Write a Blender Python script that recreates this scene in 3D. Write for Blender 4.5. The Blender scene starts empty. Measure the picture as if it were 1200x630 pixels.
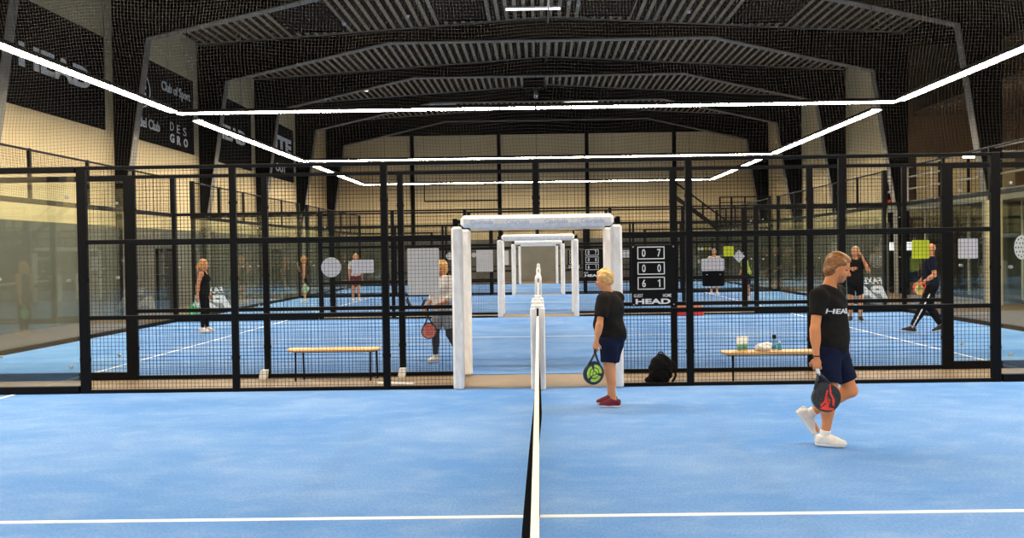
import bpy, math, random
import numpy as np
from mathutils import Vector, Matrix
from mathutils.bvhtree import BVHTree
random.seed(7)
S = bpy.context.scene
COL = S.collection
pi = math.pi

# ------------------------------------------------------------------ camera (solved from the fence posts, lines and lamps)
FPX, CH, CX0 = 910.909, 1.78556, 0.02505
YAW, PITCH, ROLL = 0.00913, 0.0143, -0.01472
SHX, SHY = 23.109, -6.711
def cam_axes():
    cy, sy, cp, sp, cr, sr = math.cos(YAW), math.sin(YAW), math.cos(PITCH), math.sin(PITCH), math.cos(ROLL), math.sin(ROLL)
    w = Vector((-sy*cp, cy*cp, -sp)); r = Vector((cy, sy, 0)); u = r.cross(w)
    return cr*r + sr*u, -sr*r + cr*u, w
_r, _u, _w = cam_axes()
cam = bpy.data.cameras.new('camera'); co = bpy.data.objects.new('camera', cam); COL.objects.link(co)
co.matrix_world = Matrix(((_r.x, _u.x, -_w.x, CX0), (_r.y, _u.y, -_w.y, 0), (_r.z, _u.z, -_w.z, CH), (0, 0, 0, 1)))
cam.sensor_width = 36; cam.lens = FPX*36/1200; cam.shift_x = -SHX/1200; cam.shift_y = SHY/1200
cam.clip_start = .05; cam.clip_end = 200
S.camera = co

# ------------------------------------------------------------------ materials
def lin(r, g, b):
    f = lambda c: (c/255/12.92) if c/255 <= .04045 else ((c/255+.055)/1.055)**2.4
    return (f(r), f(g), f(b))
def mat(name, col, rough=.5, metal=0, noise=.12, scale=8, bump=0, spec=.5, stretch=None, col2=None):
    m = bpy.data.materials.new(name); m.use_nodes = True
    nt = m.node_tree; N = nt.nodes; L = nt.links
    b = N['Principled BSDF']
    b.inputs['Roughness'].default_value = rough; b.inputs['Metallic'].default_value = metal
    b.inputs['Specular IOR Level'].default_value = spec
    tc = N.new('ShaderNodeTexCoord'); mp = N.new('ShaderNodeMapping'); nz = N.new('ShaderNodeTexNoise')
    nz.inputs['Scale'].default_value = scale; nz.inputs['Detail'].default_value = 5
    if stretch: mp.inputs['Scale'].default_value = stretch
    rp = N.new('ShaderNodeValToRGB')
    c2 = col2 or tuple(min(1, c*(1+noise)) for c in col)
    c1 = tuple(c*(1-noise) for c in col)
    rp.color_ramp.elements[0].position = .3; rp.color_ramp.elements[1].position = .7
    rp.color_ramp.elements[0].color = (*c1, 1); rp.color_ramp.elements[1].color = (*c2, 1)
    L.new(tc.outputs['Object'], mp.inputs['Vector']); L.new(mp.outputs['Vector'], nz.inputs['Vector'])
    L.new(nz.outputs['Fac'], rp.inputs['Fac']); L.new(rp.outputs['Color'], b.inputs['Base Color'])
    if bump:
        bp = N.new('ShaderNodeBump'); bp.inputs['Strength'].default_value = bump; bp.inputs['Distance'].default_value = .01
        L.new(nz.outputs['Fac'], bp.inputs['Height']); L.new(bp.outputs['Normal'], b.inputs['Normal'])
    return m
def emit(name, col, strength):
    m = bpy.data.materials.new(name); m.use_nodes = True
    b = m.node_tree.nodes['Principled BSDF']
    b.inputs['Base Color'].default_value = (.8, .8, .8, 1)
    b.inputs['Emission Color'].default_value = (*col, 1); b.inputs['Emission Strength'].default_value = strength
    return m
def glass(name, tint, gain=1.0):
    m = bpy.data.materials.new(name); m.use_nodes = True
    nt = m.node_tree; N = nt.nodes; L = nt.links
    N.remove(N['Principled BSDF']); out = N['Material Output']
    t = N.new('ShaderNodeBsdfTransparent'); t.inputs['Color'].default_value = (*tint, 1)
    g = N.new('ShaderNodeBsdfGlossy'); g.inputs['Roughness'].default_value = .02
    fr = N.new('ShaderNodeLayerWeight'); fr.inputs['Blend'].default_value = .5
    pw = N.new('ShaderNodeMath'); pw.operation = 'POWER'; pw.inputs[1].default_value = 5
    mu = N.new('ShaderNodeMath'); mu.operation = 'MULTIPLY_ADD'; mu.inputs[1].default_value = .96*gain; mu.inputs[2].default_value = .04*gain; mu.use_clamp = True
    mx = N.new('ShaderNodeMixShader')
    L.new(fr.outputs['Facing'], pw.inputs[0]); L.new(pw.outputs[0], mu.inputs[0]); L.new(mu.outputs[0], mx.inputs[0]); L.new(t.outputs[0], mx.inputs[1]); L.new(g.outputs[0], mx.inputs[2])
    L.new(mx.outputs[0], out.inputs['Surface'])
    return m

def turf_mat():
    m = bpy.data.materials.new('blue_turf'); m.use_nodes = True
    nt = m.node_tree; N = nt.nodes; L = nt.links; b = N['Principled BSDF']
    b.inputs['Roughness'].default_value = .9; b.inputs['Specular IOR Level'].default_value = .15
    tc = N.new('ShaderNodeTexCoord')
    def noise(scale, detail, st):
        mp = N.new('ShaderNodeMapping'); mp.inputs['Scale'].default_value = st
        n = N.new('ShaderNodeTexNoise'); n.inputs['Scale'].default_value = scale; n.inputs['Detail'].default_value = detail
        L.new(tc.outputs['Object'], mp.inputs['Vector']); L.new(mp.outputs['Vector'], n.inputs['Vector']); return n
    big = noise(.55, 6, (1, 1.6, 1)); fine = noise(60, 3, (1, .45, 1)); mid = noise(2.6, 10, (1, 1.5, 1))
    r1 = N.new('ShaderNodeValToRGB'); r1.color_ramp.elements[0].position = .35; r1.color_ramp.elements[1].position = .72
    r1.color_ramp.elements[0].color = (.104, .262, .61, 1); r1.color_ramp.elements[1].color = (.195, .355, .675, 1)
    r2 = N.new('ShaderNodeValToRGB'); r2.color_ramp.elements[0].position = .48; r2.color_ramp.elements[1].position = .8
    r2.color_ramp.elements[0].color = (0, 0, 0, 1); r2.color_ramp.elements[1].color = (.26, .26, .26, 1)
    mx = N.new('ShaderNodeMixRGB'); mx.inputs['Color2'].default_value = (.40, .52, .70, 1)
    L.new(big.outputs['Fac'], r1.inputs['Fac']); L.new(mid.outputs['Fac'], r2.inputs['Fac'])
    L.new(r2.outputs['Color'], mx.inputs['Fac']); L.new(r1.outputs['Color'], mx.inputs['Color1'])
    ml = N.new('ShaderNodeMixRGB'); ml.blend_type = 'OVERLAY'; ml.inputs['Fac'].default_value = .30
    L.new(mx.outputs['Color'], ml.inputs['Color1']); L.new(fine.outputs['Fac'], ml.inputs['Color2'])
    L.new(ml.outputs['Color'], b.inputs['Base Color'])
    bp = N.new('ShaderNodeBump'); bp.inputs['Strength'].default_value = .25; bp.inputs['Distance'].default_value = .006
    L.new(fine.outputs['Fac'], bp.inputs['Height']); L.new(bp.outputs['Normal'], b.inputs['Normal'])
    return m

M = dict(
    turf=turf_mat(),
    line=mat('white_turf_line', (.86, .87, .88), .9, noise=.05, scale=40),
    floor=mat('walkway_concrete', lin(120, 101, 79), .5, noise=.14, scale=2.5, bump=.05),
    beige=mat('beige_wall_board', lin(212, 192, 150), .8, noise=.05, scale=.8, stretch=(1, 1, .2)),
    concrete=mat('grey_precast_concrete', lin(100, 99, 92), .7, noise=.12, scale=1.3),
    brown=mat('brown_wall_board', lin(104, 82, 60), .8, noise=.12, scale=.9),
    darkwall=mat('dark_lounge_wall', lin(38, 38, 35), .6, noise=.15, scale=1.5),
    steel=mat('dark_grey_steel', (.0035, .0033, .003), .7, noise=.12, scale=3, spec=.04),
    flange=mat('lit_steel_flange', (.22, .205, .18), .5, noise=.12, scale=3, spec=.2),  # frame steel again, paler: lamp light on the flanges put into its colour
    deck=mat('shaded_roof_deck', (.008, .007, .006), .8, noise=.1, scale=2, spec=.04),  # near-black valleys: shade between the ribs put into the colour
    rib=mat('lit_deck_rib', (.34, .26, .18), .6, noise=.1, scale=2, spec=.1),  # pale warm tone: lamp light on the rib undersides put into the colour
    void=mat('black_hatch', (.006, .006, .0065), .8, noise=.1, spec=.05),
    black=mat('black_powder_coat', (.0035, .0037, .0045), .5, noise=.15, scale=12, spec=.12),
    wire=mat('black_mesh_wire', (.0035, .0035, .004), .6, noise=.1, scale=20, spec=.08),
    twine=mat('grey_brown_netting_twine', (.035, .032, .03), .9, noise=.2, scale=30, spec=.05),
    netblack=mat('black_net_cord', (.006, .006, .0065), .9, noise=.2, scale=30, spec=.05),
    tape=mat('white_net_tape', (.85, .83, .78), .7, noise=.05, scale=20),
    pad=mat('white_padding_sleeve', (.84, .825, .815), .55, noise=.10, scale=16, bump=.12, stretch=(1, 1, .4)),
    padblue=mat('faded_blue_print', (.30, .36, .58), .6),
    glass=glass('toughened_glass', (.965, .985, .965), 1.8),
    tint=glass('tinted_lounge_glass', (.80, .83, .80), 1.3),
    white=mat('white_board_plastic', (.80, .77, .80), .5, noise=.04),
    offwhite=mat('off_white_board_back', (.78, .745, .71), .6, noise=.05),
    yellow=mat('lime_yellow_board', (.74, .80, .02), .5, noise=.05),
    blackboard=mat('black_scoreboard_sheet', (.005, .005, .0055), .6, spec=.12),
    print=mat('white_print', (.80, .80, .80), .5, noise=.04),
    banner=mat('black_banner_cloth', (.010, .0095, .0095), .85, noise=.15, scale=3, spec=.05),
    bprint=mat('pale_grey_banner_print', (.86, .85, .84), .7, noise=.05),
    decal=mat('white_glass_sticker', (.72, .76, .74), .5, noise=.06),
    wood=mat('varnished_pine', lin(222, 176, 118), .4, noise=.14, scale=6, stretch=(.4, 6, 6)),
    alu=mat('brushed_aluminium', (.5, .5, .5), .35, metal=.8),
    silver=mat('pale_grey_metal_rail', (.50, .47, .42), .4, noise=.06),
    rubber=mat('dark_rubber', (.02, .02, .022), .7),
    bagcloth=mat('black_backpack_nylon', (.008, .0075, .0075), .75, noise=.3, scale=15, bump=.3, spec=.2),
    towel=mat('white_towel_cloth', (.80, .77, .72), .9, noise=.08, scale=25, bump=.4),
    clear=glass('clear_tumbler_plastic', (.82, .88, .86), 1.6),
    cup=mat('frosted_cup_plastic', (.62, .60, .56), .35, noise=.05),
    juice=mat('green_drink', (.12, .36, .26), .3),
    teal=mat('teal_bottle_label', (.05, .33, .42), .4),
    red=mat('red_plastic', (.60, .03, .02), .45),
    orange=mat('orange_plastic', (.70, .24, .10), .45),
    skin=mat('skin', lin(208, 142, 98), .55, noise=.08, scale=9),
    skin2=mat('tanned_skin', lin(206, 134, 84), .55, noise=.08, scale=9),
    stubble=mat('brown_stubble_skin', lin(172, 112, 72), .7, noise=.3, scale=60),
    lips=mat('lip_skin', lin(170, 100, 82), .5),
    hair_b=mat('dark_blond_hair', lin(136, 90, 46), .5, noise=.6, scale=40, stretch=(.5, 1, 2.5)),
    hair_y=mat('light_blond_hair', lin(214, 172, 108), .5, noise=.45, scale=40, stretch=(.5, 1, 2)),
    hair_r=mat('ginger_blond_hair', lin(196, 140, 84), .5, noise=.4, scale=40),
    hair_g=mat('short_grey_hair', lin(170, 150, 130), .6, noise=.3, scale=40),
    hair_d=mat('dark_brown_hair', lin(70, 50, 36), .5, noise=.4, scale=40),
    tee=mat('black_tee_cotton', (.0125, .0115, .011), .9, noise=.2, scale=20, bump=.1, spec=.12),
    navy=mat('navy_shorts_cloth', (.008, .012, .034), .9, noise=.2, scale=15, bump=.1, spec=.12),
    navytee=mat('navy_tee_cotton', (.009, .013, .026), .9, noise=.2, scale=20, spec=.12),
    legging=mat('black_leggings', (.006, .006, .0075), .85, noise=.2, spec=.12),
    greycloth=mat('light_grey_jersey', (.56, .53, .52), .85, noise=.10, scale=14),
    greyshort=mat('grey_marl_shorts', (.30, .30, .32), .85, noise=.15, scale=18),
    greyleg=mat('dark_grey_tights', (.05, .047, .05), .85, noise=.15, scale=18),
    vest=mat('dark_green_black_vest', (.013, .018, .018), .8, noise=.2),
    whitecloth=mat('white_jersey', (.70, .68, .67), .85, noise=.07),
    limecloth=mat('lime_green_jersey', (.48, .66, .10), .8, noise=.07),
    redcloth=mat('dark_red_shorts', (.16, .02, .03), .8, noise=.1),
    eye=mat('dark_eye', (.02, .015, .012), .2),
    shoe_w=mat('white_shoe_mesh', (.78, .74, .69), .7, noise=.07, scale=30, bump=.1),
    shoe_r=mat('burgundy_shoe_mesh', (.15, .008, .030), .8, noise=.2, scale=30, bump=.1),
    shoe_k=mat('black_shoe_mesh', (.02, .02, .022), .7, noise=.2, scale=30),
    sock=mat('white_sock', (.78, .76, .74), .9, noise=.05, scale=30),
    carbon=mat('charcoal_racket_carbon', (.03, .028, .028), .35, noise=.3, scale=20),
    rred=mat('red_racket_print', (.80, .05, .03), .4),
    rgreen=mat('lime_racket_print', (.42, .66, .06), .4, noise=.3, scale=30),
    rteal=mat('dark_navy_racket_frame', (.012, .02, .045), .4),
    rgrn2=mat('green_racket_print', (.06, .42, .12), .4, noise=.2, scale=30),
    rpink=mat('coral_racket_print', (.68, .22, .15), .4, noise=.4, scale=25),
    ryel=mat('yellow_racket_print', (.70, .66, .18), .4, noise=.3, scale=25),
    rpale=mat('pale_green_racket_print', (.50, .66, .46), .4, noise=.2, scale=25),
    lamp=emit('warm_led_diffuser', (1.0, .87, .68), 44),
    batten=emit('cool_white_tube', (1.0, .95, .88), 2.2),
    warm=emit('warm_gallery_tube', (1.0, .80, .52), 22),
    header=emit('lit_white_header_panel', (.75, .85, 1.0), .6),
)

# ------------------------------------------------------------------ object helpers
def obj(name, me, m=None, parent=None, loc=None):
    o = bpy.data.objects.new(name, me); COL.objects.link(o)
    if m is not None and not me.materials: me.materials.append(m)
    if parent is not None: o.parent = parent
    if loc: o.location = loc
    return o
def tag(o, label, cat, group=None, kind=None):
    o['label'] = label; o['category'] = cat
    if group: o['group'] = group
    if kind: o['kind'] = kind
    return o
def thing(name, label, cat, loc=(0, 0, 0), rz=0, group=None, kind=None):
    o = bpy.data.objects.new(name, None); COL.objects.link(o); o.empty_display_size = .1
    o.location = loc; o.rotation_euler = (0, 0, rz)
    return tag(o, label, cat, group, kind)
def struct(name, me, m, parent=None, loc=None):
    o = obj(name, me, m, parent, loc)
    if parent is None: o['kind'] = 'structure'
    return o

class MB:
    def __init__(s): s.v = []; s.f = []
    def add(s, vs, fs):
        n = len(s.v); s.v += [tuple(v) for v in vs]; s.f += [tuple(i+n for i in f) for f in fs]; return s
    def box(s, x0, x1, y0, y1, z0, z1, c=0):
        if c <= 0:
            return s.add([(x0,y0,z0),(x1,y0,z0),(x1,y1,z0),(x0,y1,z0),(x0,y0,z1),(x1,y0,z1),(x1,y1,z1),(x0,y1,z1)],
                         [(0,3,2,1),(4,5,6,7),(0,1,5,4),(1,2,6,5),(2,3,7,6),(3,0,4,7)])
        lo = Vector((x0,y0,z0)); hi = Vector((x1,y1,z1)); vs = []; idx = {}
        for sx in (0,1):
            for sy in (0,1):
                for sz in (0,1):
                    for ax in range(3):
                        p = [(lo,hi)[q][k] for k, q in enumerate((sx,sy,sz))]
                        for k, q in enumerate((sx,sy,sz)):
                            if k != ax: p[k] += (c if q == 0 else -c)
                        idx[(sx,sy,sz,ax)] = len(vs); vs.append(tuple(p))
        fs = []
        for ax in range(3):
            a, b = [k for k in range(3) if k != ax]
            for q in (0,1):
                r = []
                for (i,j) in ((0,0),(1,0),(1,1),(0,1)):
                    key = [0,0,0]; key[ax] = q; key[a] = i; key[b] = j; r.append(idx[(*key,ax)])
                flip = (q == 0) != (ax == 1)
                fs.append(tuple(reversed(r)) if flip else tuple(r))
        for ax in range(3):
            a, b = [k for k in range(3) if k != ax]
            for i in (0,1):
                for j in (0,1):
                    k0 = [0,0,0]; k0[a] = i; k0[b] = j; k1 = list(k0); k1[ax] = 1
                    q = [idx[(*k0,a)], idx[(*k1,a)], idx[(*k1,b)], idx[(*k0,b)]]
                    fs.append(tuple(q))
        for sx in (0,1):
            for sy in (0,1):
                for sz in (0,1): fs.append(tuple(idx[(sx,sy,sz,ax)] for ax in range(3)))
        return s.add(vs, fs)
    def bar(s, p0, p1, w, h=None, up=(0,0,1), caps=True):
        h = h or w; p0, p1 = Vector(p0), Vector(p1); d = (p1-p0).normalized()
        u = Vector(up)
        if abs(d.dot(u)) > .99: u = Vector((0,1,0))
        a = d.cross(u).normalized()*(w/2); b = a.cross(d).normalized()*(h/2)
        vs = [p+q for p in (p0,p1) for q in (-a-b, a-b, a+b, -a+b)]
        fs = [(0,1,5,4),(1,2,6,5),(2,3,7,6),(3,0,4,7)]
        if caps: fs += [(3,2,1,0),(4,5,6,7)]
        return s.add(vs, fs)
    def tube(s, pts, r, n=10, caps=True):
        pts = [Vector(p) for p in pts]; rs = r if isinstance(r, (list,tuple)) else [r]*len(pts)
        vs = []; fs = []; prev = None
        for i, p in enumerate(pts):
            d = (pts[min(i+1,len(pts)-1)]-pts[max(i-1,0)]).normalized()
            if prev is None:
                u = Vector((0,0,1)) if abs(d.z) < .9 else Vector((1,0,0)); a = d.cross(u).normalized()
            else: a = (prev - d*prev.dot(d)).normalized()
            b = d.cross(a); prev = a
            vs += [p+(a*math.cos(2*pi*k/n)+b*math.sin(2*pi*k/n))*rs[i] for k in range(n)]
        for i in range(len(pts)-1):
            for k in range(n):
                k2 = (k+1) % n; fs.append((i*n+k, i*n+k2, (i+1)*n+k2, (i+1)*n+k))
        if caps: fs += [tuple(reversed(range(n))), tuple((len(pts)-1)*n+k for k in range(n))]
        return s.add(vs, fs)
    def lathe(s, prof, c=(0,0,0), n=24):
        vs = []; fs = []
        for r, z in prof: vs += [(c[0]+r*math.cos(2*pi*k/n), c[1]+r*math.sin(2*pi*k/n), c[2]+z) for k in range(n)]
        for i in range(len(prof)-1):
            for k in range(n):
                k2 = (k+1) % n; fs.append((i*n+k, i*n+k2, (i+1)*n+k2, (i+1)*n+k))
        fs += [tuple(reversed(range(n))), tuple((len(prof)-1)*n+k for k in range(n))]
        return s.add(vs, fs)
    def prism(s, out, y0, y1):      # outline in x,z extruded along y
        n = len(out); vs = [(x,y0,z) for x,z in out]+[(x,y1,z) for x,z in out]
        fs = [tuple(range(n)), tuple(reversed(range(n,2*n)))]+[(i,i+n,(i+1)%n+n,(i+1)%n) for i in range(n)]
        return s.add(vs, fs)
    def mesh(s, name, smooth=False):
        me = bpy.data.meshes.new(name); me.from_pydata(s.v, [], s.f); me.validate()
        if smooth: me.polygons.foreach_set('use_smooth', [True]*len(me.polygons))
        me.update(); return me
    def build(s, name, m, parent=None, loc=None, smooth=False): return obj(name, s.mesh(name, smooth), m, parent, loc)

def text_mesh(txt, size, extrude=.004, bold=.0, sx=1.0, shear=0.0, align='CENTER', spacing=1.0):
    cu = bpy.data.curves.new('lettering', 'FONT'); cu.body = txt; cu.size = size; cu.extrude = extrude
    cu.align_x = align; cu.align_y = 'CENTER'; cu.offset = bold; cu.shear = shear; cu.space_character = spacing; cu.resolution_u = 4
    o = bpy.data.objects.new('lettering', cu); COL.objects.link(o)
    dg = bpy.context.evaluated_depsgraph_get(); dg.update()
    me = bpy.data.meshes.new_from_object(o.evaluated_get(dg)); bpy.data.objects.remove(o); bpy.data.curves.remove(cu)
    me.transform(Matrix.Diagonal((sx, 1, 1, 1))); me.materials.clear()
    return me
def fit_text(txt, w, h, extrude=.004, bold=0, shear=0, spacing=1.0):
    me = text_mesh(txt, 1.0, 0.01, bold, 1, shear, spacing=spacing)
    xs = [v.co.x for v in me.vertices]; ys = [v.co.y for v in me.vertices]
    cx, cy = (max(xs)+min(xs))/2, (max(ys)+min(ys))/2
    me.transform(Matrix.Diagonal((w/(max(xs)-min(xs)), h/(max(ys)-min(ys)), extrude/.01, 1)) @ Matrix.Translation((-cx,-cy,0)))
    return me
FACE_Y = Matrix(((1,0,0,0),(0,0,-1,0),(0,1,0,0),(0,0,0,1)))    # text x->x, y->z, normal -> -y (towards the camera)
FACE_X = Matrix(((0,0,1,0),(1,0,0,0),(0,1,0,0),(0,0,0,1)))     # text x->y, y->z, normal -> +x
MIRR = Matrix.Diagonal((-1,1,1,1))

# ------------------------------------------------------------------ signed-distance bodies (one continuous skin per piece)
class Field:
    def __init__(s, lo, hi, h):
        s.lo = np.array(lo, float); s.h = h; n = np.ceil((np.array(hi)-s.lo)/h).astype(int)+1
        s.ax = [s.lo[i]+h*np.arange(n[i]) for i in range(3)]; s.F = np.full(n, 1.0, np.float32)
    def sub(s, lo, hi):
        sl = []
        for i in range(3):
            a = int(np.clip(math.floor((lo[i]-s.lo[i])/s.h), 0, len(s.ax[i])-1)); b = int(np.clip(math.ceil((hi[i]-s.lo[i])/s.h)+1, a+1, len(s.ax[i])))
            sl.append(slice(a, b))
        return tuple(sl), s.ax[0][sl[0]][:,None,None], s.ax[1][sl[1]][None,:,None], s.ax[2][sl[2]][None,None,:]
    @staticmethod
    def smin(a, b, k):
        if k <= 0: return np.minimum(a, b)
        h = np.maximum(k-np.abs(a-b), 0)/k
        return np.minimum(a, b)-h*h*k*.25
    def comb(s, sl, d, k, op):
        if op == 'u': s.F[sl] = s.smin(s.F[sl], d, k)
        elif op == 's': s.F[sl] = -s.smin(-s.F[sl], d, k)
    def cone(s, p0, p1, r0, r1, k=.03, op='u'):
        p0, p1 = np.array(p0, float), np.array(p1, float); m = max(r0, r1)+k+3*s.h
        sl, X, Y, Z = s.sub(np.minimum(p0,p1)-m, np.maximum(p0,p1)+m)
        d = p1-p0; L2 = max(d@d, 1e-9)
        t = np.clip(((X-p0[0])*d[0]+(Y-p0[1])*d[1]+(Z-p0[2])*d[2])/L2, 0, 1)
        q = np.sqrt((X-p0[0]-t*d[0])**2+(Y-p0[1]-t*d[1])**2+(Z-p0[2]-t*d[2])**2)-(r0+(r1-r0)*t)
        s.comb(sl, q, k, op); return s
    def ell(s, c, r, R=None, k=.03, op='u'):
        c = np.array(c, float); r = np.array(r, float); R = np.eye(3) if R is None else np.array(R); m = max(r)+k+3*s.h
        sl, X, Y, Z = s.sub(c-m, c+m)
        X, Y, Z = X-c[0], Y-c[1], Z-c[2]
        l = [R[0,i]*X+R[1,i]*Y+R[2,i]*Z for i in range(3)]
        k0 = np.sqrt(sum((l[i]/r[i])**2 for i in range(3))); k1 = np.sqrt(sum((l[i]/r[i]**2)**2 for i in range(3)))
        s.comb(sl, k0*(k0-1)/np.maximum(k1, 1e-6), k, op); return s
    def cut(s, p, n):           # remove the side n points to
        n = np.array(n, float); n /= np.linalg.norm(n); X, Y, Z = s.ax[0][:,None,None], s.ax[1][None,:,None], s.ax[2][None,None,:]
        s.F = np.maximum(s.F, ((X-p[0])*n[0]+(Y-p[1])*n[1]+(Z-p[2])*n[2]).astype(np.float32)); return s
    def wrinkle(s, a, fx, fy, fz, ph=0):
        X, Y, Z = s.ax[0][:,None,None], s.ax[1][None,:,None], s.ax[2][None,None,:]
        s.F = s.F+(a*np.sin(fx*X+fy*Y+fz*Z+ph+1.5*np.sin(9*Z+4*X+3*Y))).astype(np.float32); return s
    def union(s, o, k=.01): s.F = s.smin(s.F, o.F, k); return s
    def mesh(s, name):
        F = s.F.copy()
        F[0], F[-1], F[:,0], F[:,-1], F[:,:,0], F[:,:,-1] = 1, 1, 1, 1, 1, 1
        n = np.array(F.shape); sg = F < 0; P = np.zeros((*(n-1), 3), np.float32); C = np.zeros(n-1, np.int32); edges = []
        for ax in range(3):
            a = [slice(None)]*3; b = [slice(None)]*3; a[ax] = slice(0,-1); b[ax] = slice(1,None)
            I = np.argwhere(sg[tuple(a)] != sg[tuple(b)])
            J = I.copy(); J[:,ax] += 1
            f0 = F[tuple(I.T)]; f1 = F[tuple(J.T)]; t = f0/(f0-f1)
            pos = I.astype(np.float32); pos[:,ax] += t
            o1, o2 = [k for k in range(3) if k != ax]
            cells = []
            for d1, d2 in ((0,0),(-1,0),(-1,-1),(0,-1)):
                K = I.copy(); K[:,o1] += d1; K[:,o2] += d2; cells.append(K)
                np.add.at(P, tuple(K.T), pos); np.add.at(C, tuple(K.T), 1)
            edges.append((ax, sg[tuple(I.T)], cells))
        vid = np.full(n-1, -1); act = np.argwhere(C > 0); vid[tuple(act.T)] = np.arange(len(act))
        V = P[tuple(act.T)]/C[tuple(act.T)][:,None]*s.h+s.lo
        Q = []
        for ax, neg, cells in edges:
            q = np.stack([vid[tuple(K.T)] for K in cells], 1); flip = neg if ax != 1 else ~neg
            q[~flip] = q[~flip][:,::-1]; Q.append(q)
        Q = np.concatenate(Q)
        me = bpy.data.meshes.new(name); me.from_pydata(V.tolist(), [], Q.tolist()); me.validate()
        me.polygons.foreach_set('use_smooth', [True]*len(me.polygons)); me.update(); return me
V3 = lambda *a: np.array(a, float)
def unit(v): v = np.array(v, float); return v/np.linalg.norm(v)
def frame(yaw, pitch=0, roll=0):      # columns forward, left, up; pitch > 0 looks down
    cy, sy, cp, sp = math.cos(yaw), math.sin(yaw), math.cos(pitch), math.sin(pitch)
    f = V3(cy*cp, sy*cp, -sp); l = V3(-sy, cy, 0); u = np.cross(f, l)
    if roll: l, u = l*math.cos(roll)+u*math.sin(roll), u*math.cos(roll)-l*math.sin(roll)
    return np.stack([f, l, u], 1)

def hand(F, wr, d, n, side, s, curl=.5, k=.008):
    d = unit(d); n = unit(n-d*(n@d)); t = unit(np.cross(n, d))*side
    F.ell(wr+d*.048*s, (.05*s, .04*s, .0175*s), np.stack([d, t, n], 1), k=.015)
    for i in range(4):
        p = wr+(d*.082+t*(.030-.0195*i))*s-d*(.008 if i in (0,3) else 0)*s; a = 0; q = p
        ln = (.040, .044, .041, .032)[i]
        for j, f in enumerate((1, .68, .52)):
            a += curl*(.9 if j == 0 else 1.1); dd = d*math.cos(a)+n*math.sin(a); e = q+dd*ln*f*s
            F.cone(q, e, (.0095-.0009*j)*s, (.0088-.0009*j)*s, k=.003); q = e
    p = wr+(d*.028+t*.030)*s; e = p+unit(d*.75+t*.65+n*.35)*.042*s; g = e+unit(d*.85+t*.05+n*(.3+.6*curl))*.034*s
    F.cone(p, e, .0125*s, .0105*s, k=.008); F.cone(e, g, .0105*s, .0085*s, k=.003)

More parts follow.
